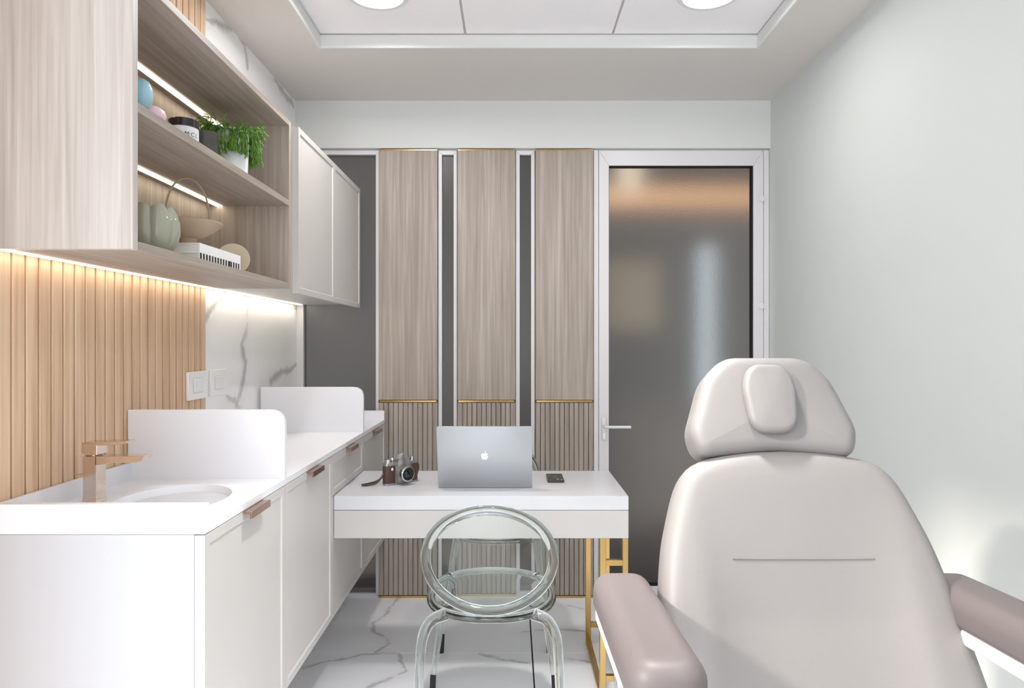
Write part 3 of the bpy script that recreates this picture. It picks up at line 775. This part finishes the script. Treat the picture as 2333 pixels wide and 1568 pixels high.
# potted trailing plant
PX, PY = -0.880, 2.142
t = thing('potted_plant', 'white pot with a trailing green jungle cactus on the upper shelf', 'plant', (PX, PY, ZM))
b = NB(); lathe(b, [(0, 0), (0.045, 0), (0.0475, 0.003), (0.0515, 0.168), (0.0505, 0.170), (0.0465, 0.170), (0.0455, 0.155), (0, 0.152)], (PX, PY, ZM), 48); obj('pot', b, 'pot', t, True)
b = NB(); lathe(b, [(0, 0.158), (0.0455, 0.156), (0.0455, 0.152), (0, 0.152)], (PX, PY, ZM), 24); obj('soil', b, 'soil', t, True)
rng = random.Random(7); b = NB()
def sprig(p, d, length, gen, droop, rad):
    pts = [p.copy()]; n = 4
    for k in range(n):
        d = (d+Vector((rng.uniform(-.25, .25), rng.uniform(-.25, .25), rng.uniform(-.2, .15)-droop))).normalized()
        p = p+d*(length/n)
        # keep the strands outside the pot wall and inside the compartment
        dx, dy = p.x-PX, p.y-PY; rr = math.hypot(dx, dy)
        if p.z < ZM+0.171 and rr < 0.055:
            s = 0.055/max(rr, 1e-4); p.x = PX+dx*s; p.y = PY+dy*s
        p.y = min(p.y, SY1-0.024); p.z = min(p.z, SZ1-0.024); p.x = max(p.x, -1.044)
        pts.append(p.copy())
    tube(b, pts, [rad]*n+[rad*0.6], 4, recalc=False)
    if gen > 0:
        for s in range(rng.choice((2, 2, 3))):
            nd = (d+Vector((rng.uniform(-.9, .9), rng.uniform(-.9, .9), rng.uniform(-.5, .5)))).normalized()
            sprig(p.copy(), nd, length*rng.uniform(.6, .85), gen-1, droop, rad*0.9)
for k in range(120):
    a = rng.uniform(0, 2*math.pi); r0 = rng.uniform(0.005, 0.042)
    d = Vector((math.cos(a)*rng.uniform(.3, .9), math.sin(a)*rng.uniform(.3, .9), rng.uniform(.5, 1.1))).normalized()
    sprig(Vector((PX+r0*math.cos(a), PY+r0*math.sin(a), ZM+0.158)), d, rng.uniform(0.022, 0.034), 2, rng.uniform(0.12, 0.30), 0.0018)
for k in range(44):          # trailing strands over the rim
    a = rng.uniform(-2.2, 1.7); d = Vector((math.cos(a), math.sin(a), 0.5)).normalized()
    sprig(Vector((PX+0.04*math.cos(a), PY+0.04*math.sin(a), ZM+0.162)), d, rng.uniform(0.030, 0.040), 3, 0.45, 0.0018)
bmesh.ops.recalc_face_normals(b, faces=b.faces)
f = obj('foliage', b, 'leaf', t, True); f['kind'] = 'stuff'

# lobed vase
vx, vy = -0.858, 1.622
t = thing('lobed_vase', 'glossy celadon lobed vase with scalloped rim on the lower shelf', 'vase', (vx, vy, ZL))
def vmod(r, z, a):
    lob = abs(math.sin(a*3.5+0.75)); k = min(1, max(0, (z-0.0)/0.03))
    up = max(0, (z-0.085)/0.03)
    return r*(1-0.11*k*(1-lob)**1.6), z+up*0.009*(lob-0.5)
b = NB(); lathe(b, [(0, 0), (0.030, 0.0), (0.046, 0.008), (0.058, 0.026), (0.0645, 0.052), (0.0635, 0.078), (0.057, 0.098), (0.0495, 0.110), (0.048, 0.1125), (0.046, 0.1105), (0.052, 0.097), (0.058, 0.076), (0.059, 0.052), (0.051, 0.027), (0.03, 0.01), (0, 0.01)], (vx, vy, ZL), 128, vmod)
obj('body', b, 'celadon', t, True)

# books
def book(z0, z1, label, striped):
    t = thing('book', label, 'book', (-0.885, 1.88, z0), 'stacked books on the lower shelf')
    x0, x1, y0, y1 = -0.985, -0.800, 1.7487, 2.0117
    b = NB(); box(b, x0+0.003, x1-0.004, y0+0.003, y1-0.003, z0+0.0018, z1-0.0018); obj('pages', b, 'pages', t)
    b = NB(); box(b, x0, x1, y0, y1, z0, z0+0.0018); box(b, x0, x1, y0, y1, z1-0.0018, z1); box(b, x1-0.004, x1, y0, y1, z0+0.0018, z1-0.0018)
    cv = obj('cover', b, 'paper', t)
    if striped:
        n = 15
        for k in range(n):
            ya = y0+0.002+(y1-y0-0.004)*k/n
            wd = 0.0088 if k != 10 else 0.0150
            b = NB(); box(b, x1, x1+0.0004, ya, min(ya+wd, y1-0.0005), z0+0.0008, z1-0.0010); obj('stripe', b, 'ink', cv)
book(ZL, ZL+0.0245, 'white book with black striped spine, lower of the two stacked', True)
book(ZL+0.0245, ZL+0.0485, 'plain white book lying on the striped book', False)
ZBK = ZL+0.0485
# footed bowl with hoop handle
bx_, by_ = -0.905, 1.905
t = thing('footed_bowl', 'beige footed bowl with a tall hoop handle standing on the books', 'bowl', (bx_, by_, ZBK))
b = NB(); lathe(b, [(0, 0), (0.030, 0), (0.0285, 0.004), (0.0225, 0.016), (0.0215, 0.026), (0.026, 0.034), (0, 0.036)], (bx_, by_, ZBK), 40); obj('foot', b, 'beige_clay', t, True)
b = NB(); lathe(b, [(0, 0.033), (0.024, 0.033), (0.048, 0.042), (0.074, 0.060), (0.090, 0.074), (0.0925, 0.079), (0.090, 0.081), (0.080, 0.077), (0.05, 0.056), (0.02, 0.044), (0, 0.043)], (bx_, by_, ZBK), 64); obj('dish', b, 'beige_clay', t, True)
b = NB(); hp = []
for k in range(33):
    a = math.pi*k/32
    u = -0.062*math.cos(a); z = ZBK+0.072+0.131*math.sin(a)**0.8
    hp.append((bx_+u*0.75, by_+u*0.55, z))
tube(b, hp, 0.0028, 10); obj('handle', b, 'beige_clay', t, True)
# plate standing on edge
t = thing('small_plate', 'round sand coloured plate standing on edge behind the books', 'plate', (-0.868, 2.13, ZL))
b = NB(); lathe(b, [(0, 0.004), (0.030, 0.004), (0.046, 0.010), (0.049, 0.012), (0.049, 0.014), (0.045, 0.014), (0.029, 0.009), (0, 0.009)], (0, 0, 0), 56)
pl = obj('dish', b, 'sand_clay', t, True)
pl.location = (-0.862, 2.112, ZL+0.0485); pl.rotation_euler = (R(80), 0, R(18))

# ================================================================== DESK
dk = thing('desk', 'white desk with gold ladder leg frame, joined to the base cabinets', 'desk', (-0.1, 2.62, 0))
D0, D1, DXR = 2.382, 2.860, 0.4066
b = NB(); box(b, CF+0.0010, DXR, D0, D1, 0.6705, 0.7186, 0.0012, 2); obj('desk_top', b, 'desk_white', dk)
b = NB(); box(b, CF+0.0010, DXR, D0+0.0005, D1, 0.5716, 0.6690, 0.0008, 1); obj('apron', b, 'cream', dk)
for (xa, xb) in ((0.3070, 0.3285), (0.3870, 0.4060)):
    for (ya, yb) in ((D0+0.002, D0+0.022), (D1-0.022, D1-0.002)):
        b = NB(); box(b, xa, xb, ya, yb, 0.0, 0.5716, 0.0008, 1); obj('leg_post', b, 'gold', dk)
    b = NB(); box(b, xa, xb, D0+0.022, D1-0.022, 0.0, 0.020, 0.0008, 1); obj('runner', b, 'gold', dk)
for (ya, yb) in ((D0+0.002, D0+0.022), (D1-0.022, D1-0.002)):
    for z in (0.475, 0.070):
        b = NB(); box(b, 0.3285, 0.3870, ya, yb, z, z+0.0195, 0.0006, 1); obj('crossbar', b, 'gold', dk)

# laptop, lid towards the camera
lp = thing('laptop', 'silver laptop with a white apple logo on its raised lid, on the desk', 'laptop', (-0.0997, 2.63, 0.7186))
lw = 0.347; lx = -0.0997; ZD = 0.7186
b = NB(); prism(b, round_poly([(lx-lw/2, 2.522), (lx+lw/2, 2.522), (lx+lw/2, 2.755), (lx-lw/2, 2.755)], 0.010, 6), lambda u, v: (u, v, ZD+0.001), lambda u, v: (u, v, ZD+0.011), 0.0015); obj('base', b, 'aluminium', lp, True)
la = math.atan2(0.060, 0.226)
LO = Vector((lx, 2.521, ZD+0.006)); LV = Vector((0, -math.sin(la), math.cos(la))); LN = Vector((0, -math.cos(la), -math.sin(la)))
lm = lambda u, v, w: LO+Vector((u, 0, 0))+LV*v+LN*w
b = NB(); prism(b, round_poly([(-lw/2, 0), (lw/2, 0), (lw/2, 0.236), (-lw/2, 0.236)], 0.010, 8), lambda u, v: lm(u, v, -0.005), lambda u, v: lm(u, v, 0.001), 0.0012)
lid = obj('lid', b, 'aluminium', lp, True)
b = NB(); prism(b, round_poly([(-lw/2+0.004, 0.01), (lw/2-0.004, 0.01), (lw/2-0.004, 0.232), (-lw/2+0.004, 0.232)], 0.008, 6), lambda u, v: lm(u, v, -0.0055), lambda u, v: lm(u, v, -0.005)); obj('screen', b, 'black', lid)
# apple emblem: bitten fruit and leaf
apple = [(0, 0.82), (0.16, 0.88), (0.36, 0.92), (0.56, 0.86), (0.72, 0.72)]
bite = [(0.72+0.02-0.25*math.sin(math.pi*k/8), 0.72-0.52*k/8) for k in range(1, 8)]
apple += bite+[(0.76, 0.16), (0.66, -0.18), (0.46, -0.52), (0.26, -0.62), (0.10, -0.56), (0, -0.53), (-0.10, -0.56), (-0.26, -0.62), (-0.48, -0.50), (-0.68, -0.16), (-0.78, 0.20), (-0.76, 0.52), (-0.62, 0.78), (-0.40, 0.91), (-0.18, 0.88)]
ls = 0.0168; lc = (0.0, 0.117)
b = NB(); prism(b, [(lc[0]+q[0]*ls, lc[1]+q[1]*ls) for q in apple[::-1]], lambda u, v: lm(u, v, 0.001), lambda u, v: lm(u, v, 0.0014))
leaf_pts = [(0.02, 1.0), (0.16, 1.02), (0.30, 1.16), (0.36, 1.36), (0.34, 1.42), (0.16, 1.36), (0.05, 1.20)]
prism(b, [(lc[0]+(q[0]-0.05)*ls, lc[1]+q[1]*ls) for q in leaf_pts], lambda u, v: lm(u, v, 0.001), lambda u, v: lm(u, v, 0.0014))
obj('logo', b, 'logo', lid, label='white apple logo')

# phone lying face down
t = thing('phone', 'dark grey phone lying face down on the desk', 'phone', (0.14, 2.73, ZD))
py0, py1 = 2.612, 2.755
b = NB(); prism(b, round_poly([(0.1365, py0), (0.2010, py0), (0.2010, py1), (0.1365, py1)], 0.009, 6), lambda u, v: (u, v, ZD), lambda u, v: (u, v, ZD+0.0085), 0.0018); pb = obj('body', b, 'phone', t, True)
b = NB(); prism(b, round_poly([(0.168, py0+0.004), (0.197, py0+0.004), (0.197, py0+0.034), (0.168, py0+0.034)], 0.007, 6), lambda u, v: (u, v, ZD+0.0085), lambda u, v: (u, v, ZD+0.0097), 0.0004); cm = obj('camera_bump', b, 'phone', pb, True)
for (u, v) in ((0.176, py0+0.012), (0.176, py0+0.026), (0.190, py0+0.012)):
    b = NB(); lathe(b, [(0, 0.0112), (0.0035, 0.0112), (0.0052, 0.0108), (0.0052, 0.0097), (0, 0.0097)], (u, v, ZD), 18); obj('lens', b, 'chrome', t, True)
b = NB(); prism(b, [(0.1687+q[0]*0.0052, py0+0.078-q[1]*0.0052) for q in apple], lambda u, v: (u, v, ZD+0.0085), lambda u, v: (u, v, ZD+0.0087)); obj('logo', b, 'chrome', pb)

# retro film camera
t = thing('film_camera', 'vintage silver and brown leather film camera with strap, on the desk', 'camera', (-0.43, 2.61, ZD))
CA = R(40); CO = Vector((-0.4265, 2.608, ZD)); ux = Vector((math.cos(CA), math.sin(CA), 0)); uy = Vector((-math.sin(CA), math.cos(CA), 0))
cmap = lambda x, y, z: CO+ux*x+uy*y+Vector((0, 0, z))
def cput(bm):
    for v in bm.verts: v.co = cmap(*v.co)
    return bm
b = NB(); prism(b, round_poly([(-0.073, -0.016), (0.073, -0.016), (0.073, 0.016), (-0.073, 0.016)], 0.0155, 8), lambda u, v: (u, v, 0.0), lambda u, v: (u, v, 0.007), 0.0008)
prism(b, round_poly([(-0.072, -0.0155), (0.072, -0.0155), (0.072, 0.0155), (-0.072, 0.0155)], 0.015, 8), lambda u, v: (u, v, 0.0722), lambda u, v: (u, v, 0.083), 0.0012)
box(b, -0.032, 0.040, -0.017, 0.017, 0.007, 0.0722)
obj('body', cput(b), 'silver', t, True)
for s in (-1, 1):
    b = NB(); g_ = 0.040 if s > 0 else 0.032; q = [(s*g_, -0.0165), (s*0.073, -0.0165), (s*0.073, 0.0165), (s*g_, 0.0165)]
    if s < 0: q = q[::-1]
    prism(b, round_poly(q, [0, 0.016, 0.016, 0] if s > 0 else [0, 0.016, 0.016, 0], 8), lambda u, v: (u, v, 0.007), lambda u, v: (u, v, 0.0722), 0.0008)
    obj('leather_grip', cput(b), 'brown', t, True)
b = NB(); prism(b, [(-0.025, 0.008), (0.027, 0.008), (0.027, 0.080), (0.021, 0.096), (0.006, 0.116), (-0.006, 0.116), (-0.020, 0.096), (-0.025, 0.080)], lambda u, v: (u, -0.026, v), lambda u, v: (u, -0.016, v), 0.002)
prism(b, [(-0.024, 0.082), (0.024, 0.082), (0.020, 0.096), (0.006, 0.117), (-0.006, 0.117), (-0.020, 0.096)], lambda u, v: (u, -0.017, v), lambda u, v: (u*0.85, 0.016, 0.082+(v-0.082)*0.75), 0.002)
obj('prism_housing', cput(b), 'silver', t, True)
b = NB(); lathe(b, [(0.0, 0.026), (0.027, 0.026), (0.027, 0.030), (0.0235, 0.031), (0.0235, 0.036), (0.0, 0.036)], (0, 0, 0.042), 40, axis='Y'); ln = obj('lens_barrel', cput(b), 'silver', t, True)
b = NB(); lathe(b, [(0.0, 0.036), (0.0245, 0.036), (0.0255, 0.038), (0.0255, 0.046), (0.0245, 0.048), (0.0, 0.048)], (0, 0, 0.042), 40, axis='Y'); obj('focus_ring', cput(b), 'black', ln, True)
b = NB(); lathe(b, [(0.0, 0.048), (0.0275, 0.048), (0.0285, 0.050), (0.0285, 0.056), (0.0265, 0.058), (0.0235, 0.058), (0.0235, 0.052), (0, 0.052)], (0, 0, 0.042), 48, axis='Y'); obj('front_ring', cput(b), 'chrome', ln, True)
b = NB(); lathe(b, [(0.0, 0.0535), (0.014, 0.053), (0.0145, 0.055), (0.0232, 0.0565), (0.0232, 0.052), (0, 0.052)], (0, 0, 0.042), 40, axis='Y'); obj('lens_bezel', cput(b), 'black', ln, True)
b = NB(); lathe(b, [(0.0, 0.0560), (0.008, 0.0555), (0.0135, 0.0540), (0, 0.0535)], (0, 0, 0.042), 32, axis='Y'); obj('lens_glass', cput(b), 'lens', ln, True)
for (x, y, r_, h_) in ((-0.054, 0.0, 0.0135, 0.013), (0.052, 0.0, 0.0125, 0.016)):
    b = NB(); lathe(b, [(0, 0.083), (r_, 0.083), (r_, 0.083+h_*0.4), (r_*0.8, 0.083+h_*0.45), (r_*0.8, 0.083+h_*0.6), (r_*0.95, 0.083+h_*0.65), (r_*0.95, 0.083+h_*0.95), (r_*0.85, 0.083+h_), (0, 0.083+h_)], (x, y, 0), 28); obj('dial', cput(b), 'chrome', t, True)
b = NB(); lathe(b, [(0, 0.083), (0.004, 0.083), (0.004, 0.088), (0.0062, 0.091), (0.0062, 0.097), (0.003, 0.100), (0, 0.100)], (-0.036, -0.002, 0), 20); obj('shutter_button', cput(b), 'chrome', t, True)
b = NB(); lathe(b, [(0, 0.0165), (0.0055, 0.0165), (0.0055, 0.020), (0.003, 0.022), (0, 0.022)], (-0.046, 0, 0.060), 18, axis='Y'); obj('timer_knob', cput(b), 'chrome', t, True)
b = NB(); pts = smooth_path([(-0.4785, 2.560, ZD+0.050), (-0.490, 2.556, ZD+0.030), (-0.510, 2.552, ZD+0.010), (-0.545, 2.545, ZD+0.004), (-0.562, 2.555, ZD+0.004), (-0.545, 2.575, ZD+0.004), (-0.515, 2.59, ZD+0.010), (-0.497, 2.598, ZD+0.022), (-0.488, 2.60, ZD+0.033)], 6)
tube(b, pts, 0.0036, 8, flat=(1, 0.45)); obj('strap', b, 'brown', t, True)
b = NB(); pts = smooth_path([cmap(0.073, 0.002, 0.070), cmap(0.083, 0.004, 0.060), cmap(0.086, 0.010, 0.040), cmap(0.080, 0.018, 0.012), cmap(0.070, 0.026, 0.004)], 6)
tube(b, pts, 0.0040, 8, flat=(1, 0.5)); obj('strap', b, 'brown', t, True)

# ================================================================== CLEAR ACRYLIC CHAIRS
def clear_chair(loc, rot, label):
    """local frame: sitter faces +y, back at y = -0.24; origin on the floor"""
    t = thing('acrylic_chair', label, 'chair', (0, 0, 0), 'clear acrylic chairs at the desk')
    A = 0.185; zc, B = 0.635, 0.152
    ylean = lambda z: -0.215-(z-0.47)*0.20
    bow = lambda x: -0.05*(1-(x/0.2)**2)+0.03
    ring = []
    for k in range(72):
        a = 2*math.pi*k/72
        x = A*math.cos(a)*(1+0.05*math.sin(a)*-1); z = zc+B*math.sin(a)
        ring.append(Vector((x, ylean(z)+bow(x), z)))
    b = NB(); tube(b, ring, 0.0155, 14, closed=True); obj('back_frame', b, 'acrylic', t, True)
    b = NB(); front, back = [], []
    for i in range(9):
        s = i/8
        rf, rb_ = [], []
        for k in range(72):
            a = 2*math.pi*k/72
            x = (A-0.012)*s*math.cos(a)*(1-0.05*math.sin(a)); z = zc+(B-0.012)*s*math.sin(a)
            y = ylean(z)+bow(x)
            rf.append(b.verts.new((x, y+0.003, z))); rb_.append(b.verts.new((x, y-0.003, z)))
        front.append(rf); back.append(rb_)
    for i in range(8): ring_faces(b, front[i], front[i+1]); ring_faces(b, back[i+1], back[i])
    ring_faces(b, front[8], back[8])
    bmesh.ops.remove_doubles(b, verts=b.verts, dist=1e-6); bmesh.ops.recalc_face_normals(b, faces=b.faces)
    obj('back_panel', b, 'acrylic', t, True)
    seat = [(0.204*math.copysign(abs(math.cos(a))**0.85, math.cos(a)), 0.005+0.222*math.copysign(abs(math.sin(a))**0.85, math.sin(a))) for a in (2*math.pi*k/96 for k in range(96))]
    b = NB(); pad(b, [(u*0.95, v*0.95) for u, v in seat], 0.007, 0.003, lambda u, v, w: Vector((u, v, 0.444+w-0.008*(1-(u*u+v*v)/0.045))), n=96); obj('seat', b, 'acrylic', t, True)
    b = NB(); tube(b, [(u*0.95, v*0.95, 0.447) for u, v in seat[::2]], 0.0135, 14, closed=True); obj('seat_frame', b, 'acrylic', t, True)
    for s in (-1, 1):
        path = smooth_path([(s*0.128, -0.208, 0.462), (s*0.168, -0.222, 0.448), (s*0.192, -0.236, 0.405), (s*0.199, -0.246, 0.33), (s*0.206, -0.262, 0.15), (s*0.211, -0.270, 0.068)], 8)
        n = len(path); b = NB(); tube(b, path, [0.0185-0.0075*i/(n-1) for i in range(n)], 14); lg = obj('leg', b, 'acrylic', t, True)
        b = NB(); tube(b, [(s*0.211, -0.270, 0.070), (s*0.212, -0.2725, 0.0)], 0.0118, 16); obj('foot_sleeve', b, 'rubber', lg, True)
        path = smooth_path([(s*0.150, 0.165, 0.445), (s*0.166, 0.178, 0.42), (s*0.190, 0.200, 0.24), (s*0.2155, 0.2275, 0.070)], 6)
        n = len(path); b = NB(); tube(b, path, [0.0155-0.0055*i/(n-1) for i in range(n)], 14); lg = obj('leg', b, 'acrylic', t, True)
        b = NB(); tube(b, [(s*0.2153, 0.2273, 0.072), (s*0.2185, 0.230, 0.0)], 0.0106, 16); obj('foot_sleeve', b, 'rubber', lg, True)
    t.location = loc; t.rotation_euler = (0, 0, rot)
    return t
clear_chair((-0.065, 2.200, 0), 0, 'clear acrylic chair with round back on the near side of the desk')
clear_chair((-0.068, 2.995, 0), math.pi, 'clear acrylic chair behind the desk, mostly hidden by the laptop')

# ================================================================== TREATMENT CHAIR
tc_ = thing('treatment_chair', 'greige upholstered treatment chair with headrest and two armrests', 'treatment chair', (0.512, 0.9, 0))
CX = 0.512
la = math.atan(0.49); V = Vector((0, math.sin(la), math.cos(la))); Nn = Vector((0, -math.cos(la), math.sin(la)))
# backrest
BT = 0.095
O = Vector((CX+0.014, 1.130+(0.46-0.68)*0.49, 0.46))
hz_ = lambda z: (z-0.46)/math.cos(la)
half = [(0.275, 0.46), (0.283, 0.56), (0.277, 0.68), (0.253, 0.855), (0.232, 0.935), (0.202, 1.005), (0.160, 1.034), (0.08, 1.049), (0.0, 1.053)]
right = [(u, hz_(z)) for u, z in half]; left = [(-u, v) for u, v in right[::-1][1:]]
ol = [tuple(v.to_2d()) for v in smooth_path([(u, v, 0) for u, v in right], 5)]
ol = ol+[(-u, v) for u, v in ol[::-1][1:]]
ol = round_poly([ol[0]]+ol[1:-1]+[ol[-1]], [0.04]+[0]*(len(ol)-2)+[0.04], 8)
def bfn(u, v, w):
    k = w/BT
    scoop = -0.026*k*max(0, 1-(abs(u)/0.185)**3.2)*min(1, max(0, (0.60-v)/0.25))
    return O+Vector((u, 0, 0))+V*v+Nn*(w-BT+scoop)
b = NB(); pad(b, ol, BT, 0.034, bfn, n=160, core=14); br = obj('backrest', b, 'leather', tc_, True)
zs = 0.867; vs = hz_(zs)
b = NB()
tube(b, [bfn(-0.128+0.256*k/16, vs, BT)+Nn*0.0004 for k in range(17)], 0.0022, 8, flat=(1, 0.5)); obj('seam', b, 'seam', br)
# headrest
ha = R(21); HV = Vector((0, math.sin(ha), math.cos(ha))); HN = Vector((0, -math.cos(ha), math.sin(ha)))
HO = Vector((CX, 1.338, 1.128)); HT = 0.092
hol = [(-0.150, -0.098), (0, -0.083), (0.150, -0.098), (0.165, -0.045), (0.126, 0.066), (0.082, 0.108), (-0.082, 0.108), (-0.126, 0.066), (-0.165, -0.045)]
hol = round_poly(hol, [0.040, 0.3, 0.040, 0.07, 0.10, 0.07, 0.07, 0.10, 0.07], 12)
hfn = lambda u, v, w: HO+Vector((u, 0, 0))+HV*v+HN*(w-HT)
b = NB(); pad(b, hol, HT, 0.026, hfn, dome=0.004, n=128); hr = obj('headrest', b, 'leather', tc_, True)
pol = round_poly([(-0.044, -0.070), (0.044, -0.070), (0.053, 0.025), (0.036, 0.070), (-0.036, 0.070), (-0.053, 0.025)], [0.04, 0.04, 0.09, 0.05, 0.05, 0.09], 12)
pfn = lambda u, v, w: HO+Vector((u-0.008, 0, 0))+HV*(v+0.012)+HN*(w-0.004)
b = NB(); pad(b, pol, 0.028, 0.013, pfn, dome=0.004, n=72); obj('pillow', b, 'leather', hr, True, label='small oval head cushion')
for s in (-1, 1):
    b = NB(); box(b, CX+s*0.05-0.008, CX+s*0.05+0.008, 1.372, 1.380, 0.98, 1.08, 0.002); obj('headrest_rod', b, 'chrome', tc_)
# armrests
def arm(s, label):
    ax = CX+s*0.306
    y0, y1 = 0.872, 1.318; z0, z1 = 0.835, 0.815
    zt_ = lambda y: z0+(z1-z0)*(y-y0)/(y1-y0)
    pol = round_poly([(-0.054, y0), (0.054, y0), (0.054, y1), (-0.054, y1)], [0.045, 0.045, 0.042, 0.042], 10)
    b = NB(); pad(b, pol, 0.062, 0.030, lambda u, v, w: Vector((ax+u, v, zt_(v)-0.062+w)), n=120, rb=0.012, core=6); a = obj('armrest', b, 'leather_arm', tc_, True, label=label)
    pol = round_poly([(-0.050, y0+0.004), (0.050, y0+0.004), (0.050, y1-0.004), (-0.050, y1-0.004)], 0.042, 10)
    b = NB(); pad(b, pol, 0.026, 0.006, lambda u, v, w: Vector((ax+u, v, zt_(v)-0.0885+w)), n=96, rb=0.010, core=4); obj('arm_base', b, 'plastic_white', a, True)
    b = NB(); lathe(b, [(0, 0), (0.034, 0), (0.038, 0.006), (0.038, 0.018), (0.030, 0.024), (0, 0.024)], (ax, 1.262, 0.705), 32); obj('pivot', b, 'chrome', a, True)
    b = NB(); tube(b, smooth_path([(ax, 1.262, 0.708), (ax, 1.262, 0.62), (ax-s*0.03, 1.24, 0.52), (ax-s*0.12, 1.18, 0.44)], 6), 0.016, 12); obj('arm_bracket', b, 'chrome', a, True)
arm(-1, 'padded armrest on the desk side'); arm(1, 'padded armrest on the wall side')
# seat, leg rest and pedestal (below the picture)
sol = round_poly([(-0.27, 0.52), (0.27, 0.52), (0.27, 1.05), (-0.27, 1.05)], 0.06, 8)
b = NB(); pad(b, sol, 0.11, 0.035, lambda u, v, w: Vector((CX+u, v, 0.40+w)), n=96); obj('seat', b, 'leather', tc_, True)
sol = round_poly([(-0.26, 0.08), (0.26, 0.08), (0.26, 0.50), (-0.26, 0.50)], 0.06, 8)
b = NB(); pad(b, sol, 0.10, 0.035, lambda u, v, w: Vector((CX+u, v, 0.41+w-0.6*(0.5-v))), n=96); obj('leg_rest', b, 'leather', tc_, True)
b = NB(); box(b, CX-0.22, CX+0.22, 0.56, 1.10, 0.36, 0.40, 0.008); box(b, CX-0.12, CX+0.12, 0.70, 1.00, 0.06, 0.36, 0.02); box(b, CX-0.25, CX+0.25, 0.52, 1.18, 0.0, 0.06, 0.02)
obj('pedestal', b, 'plastic_white', tc_)
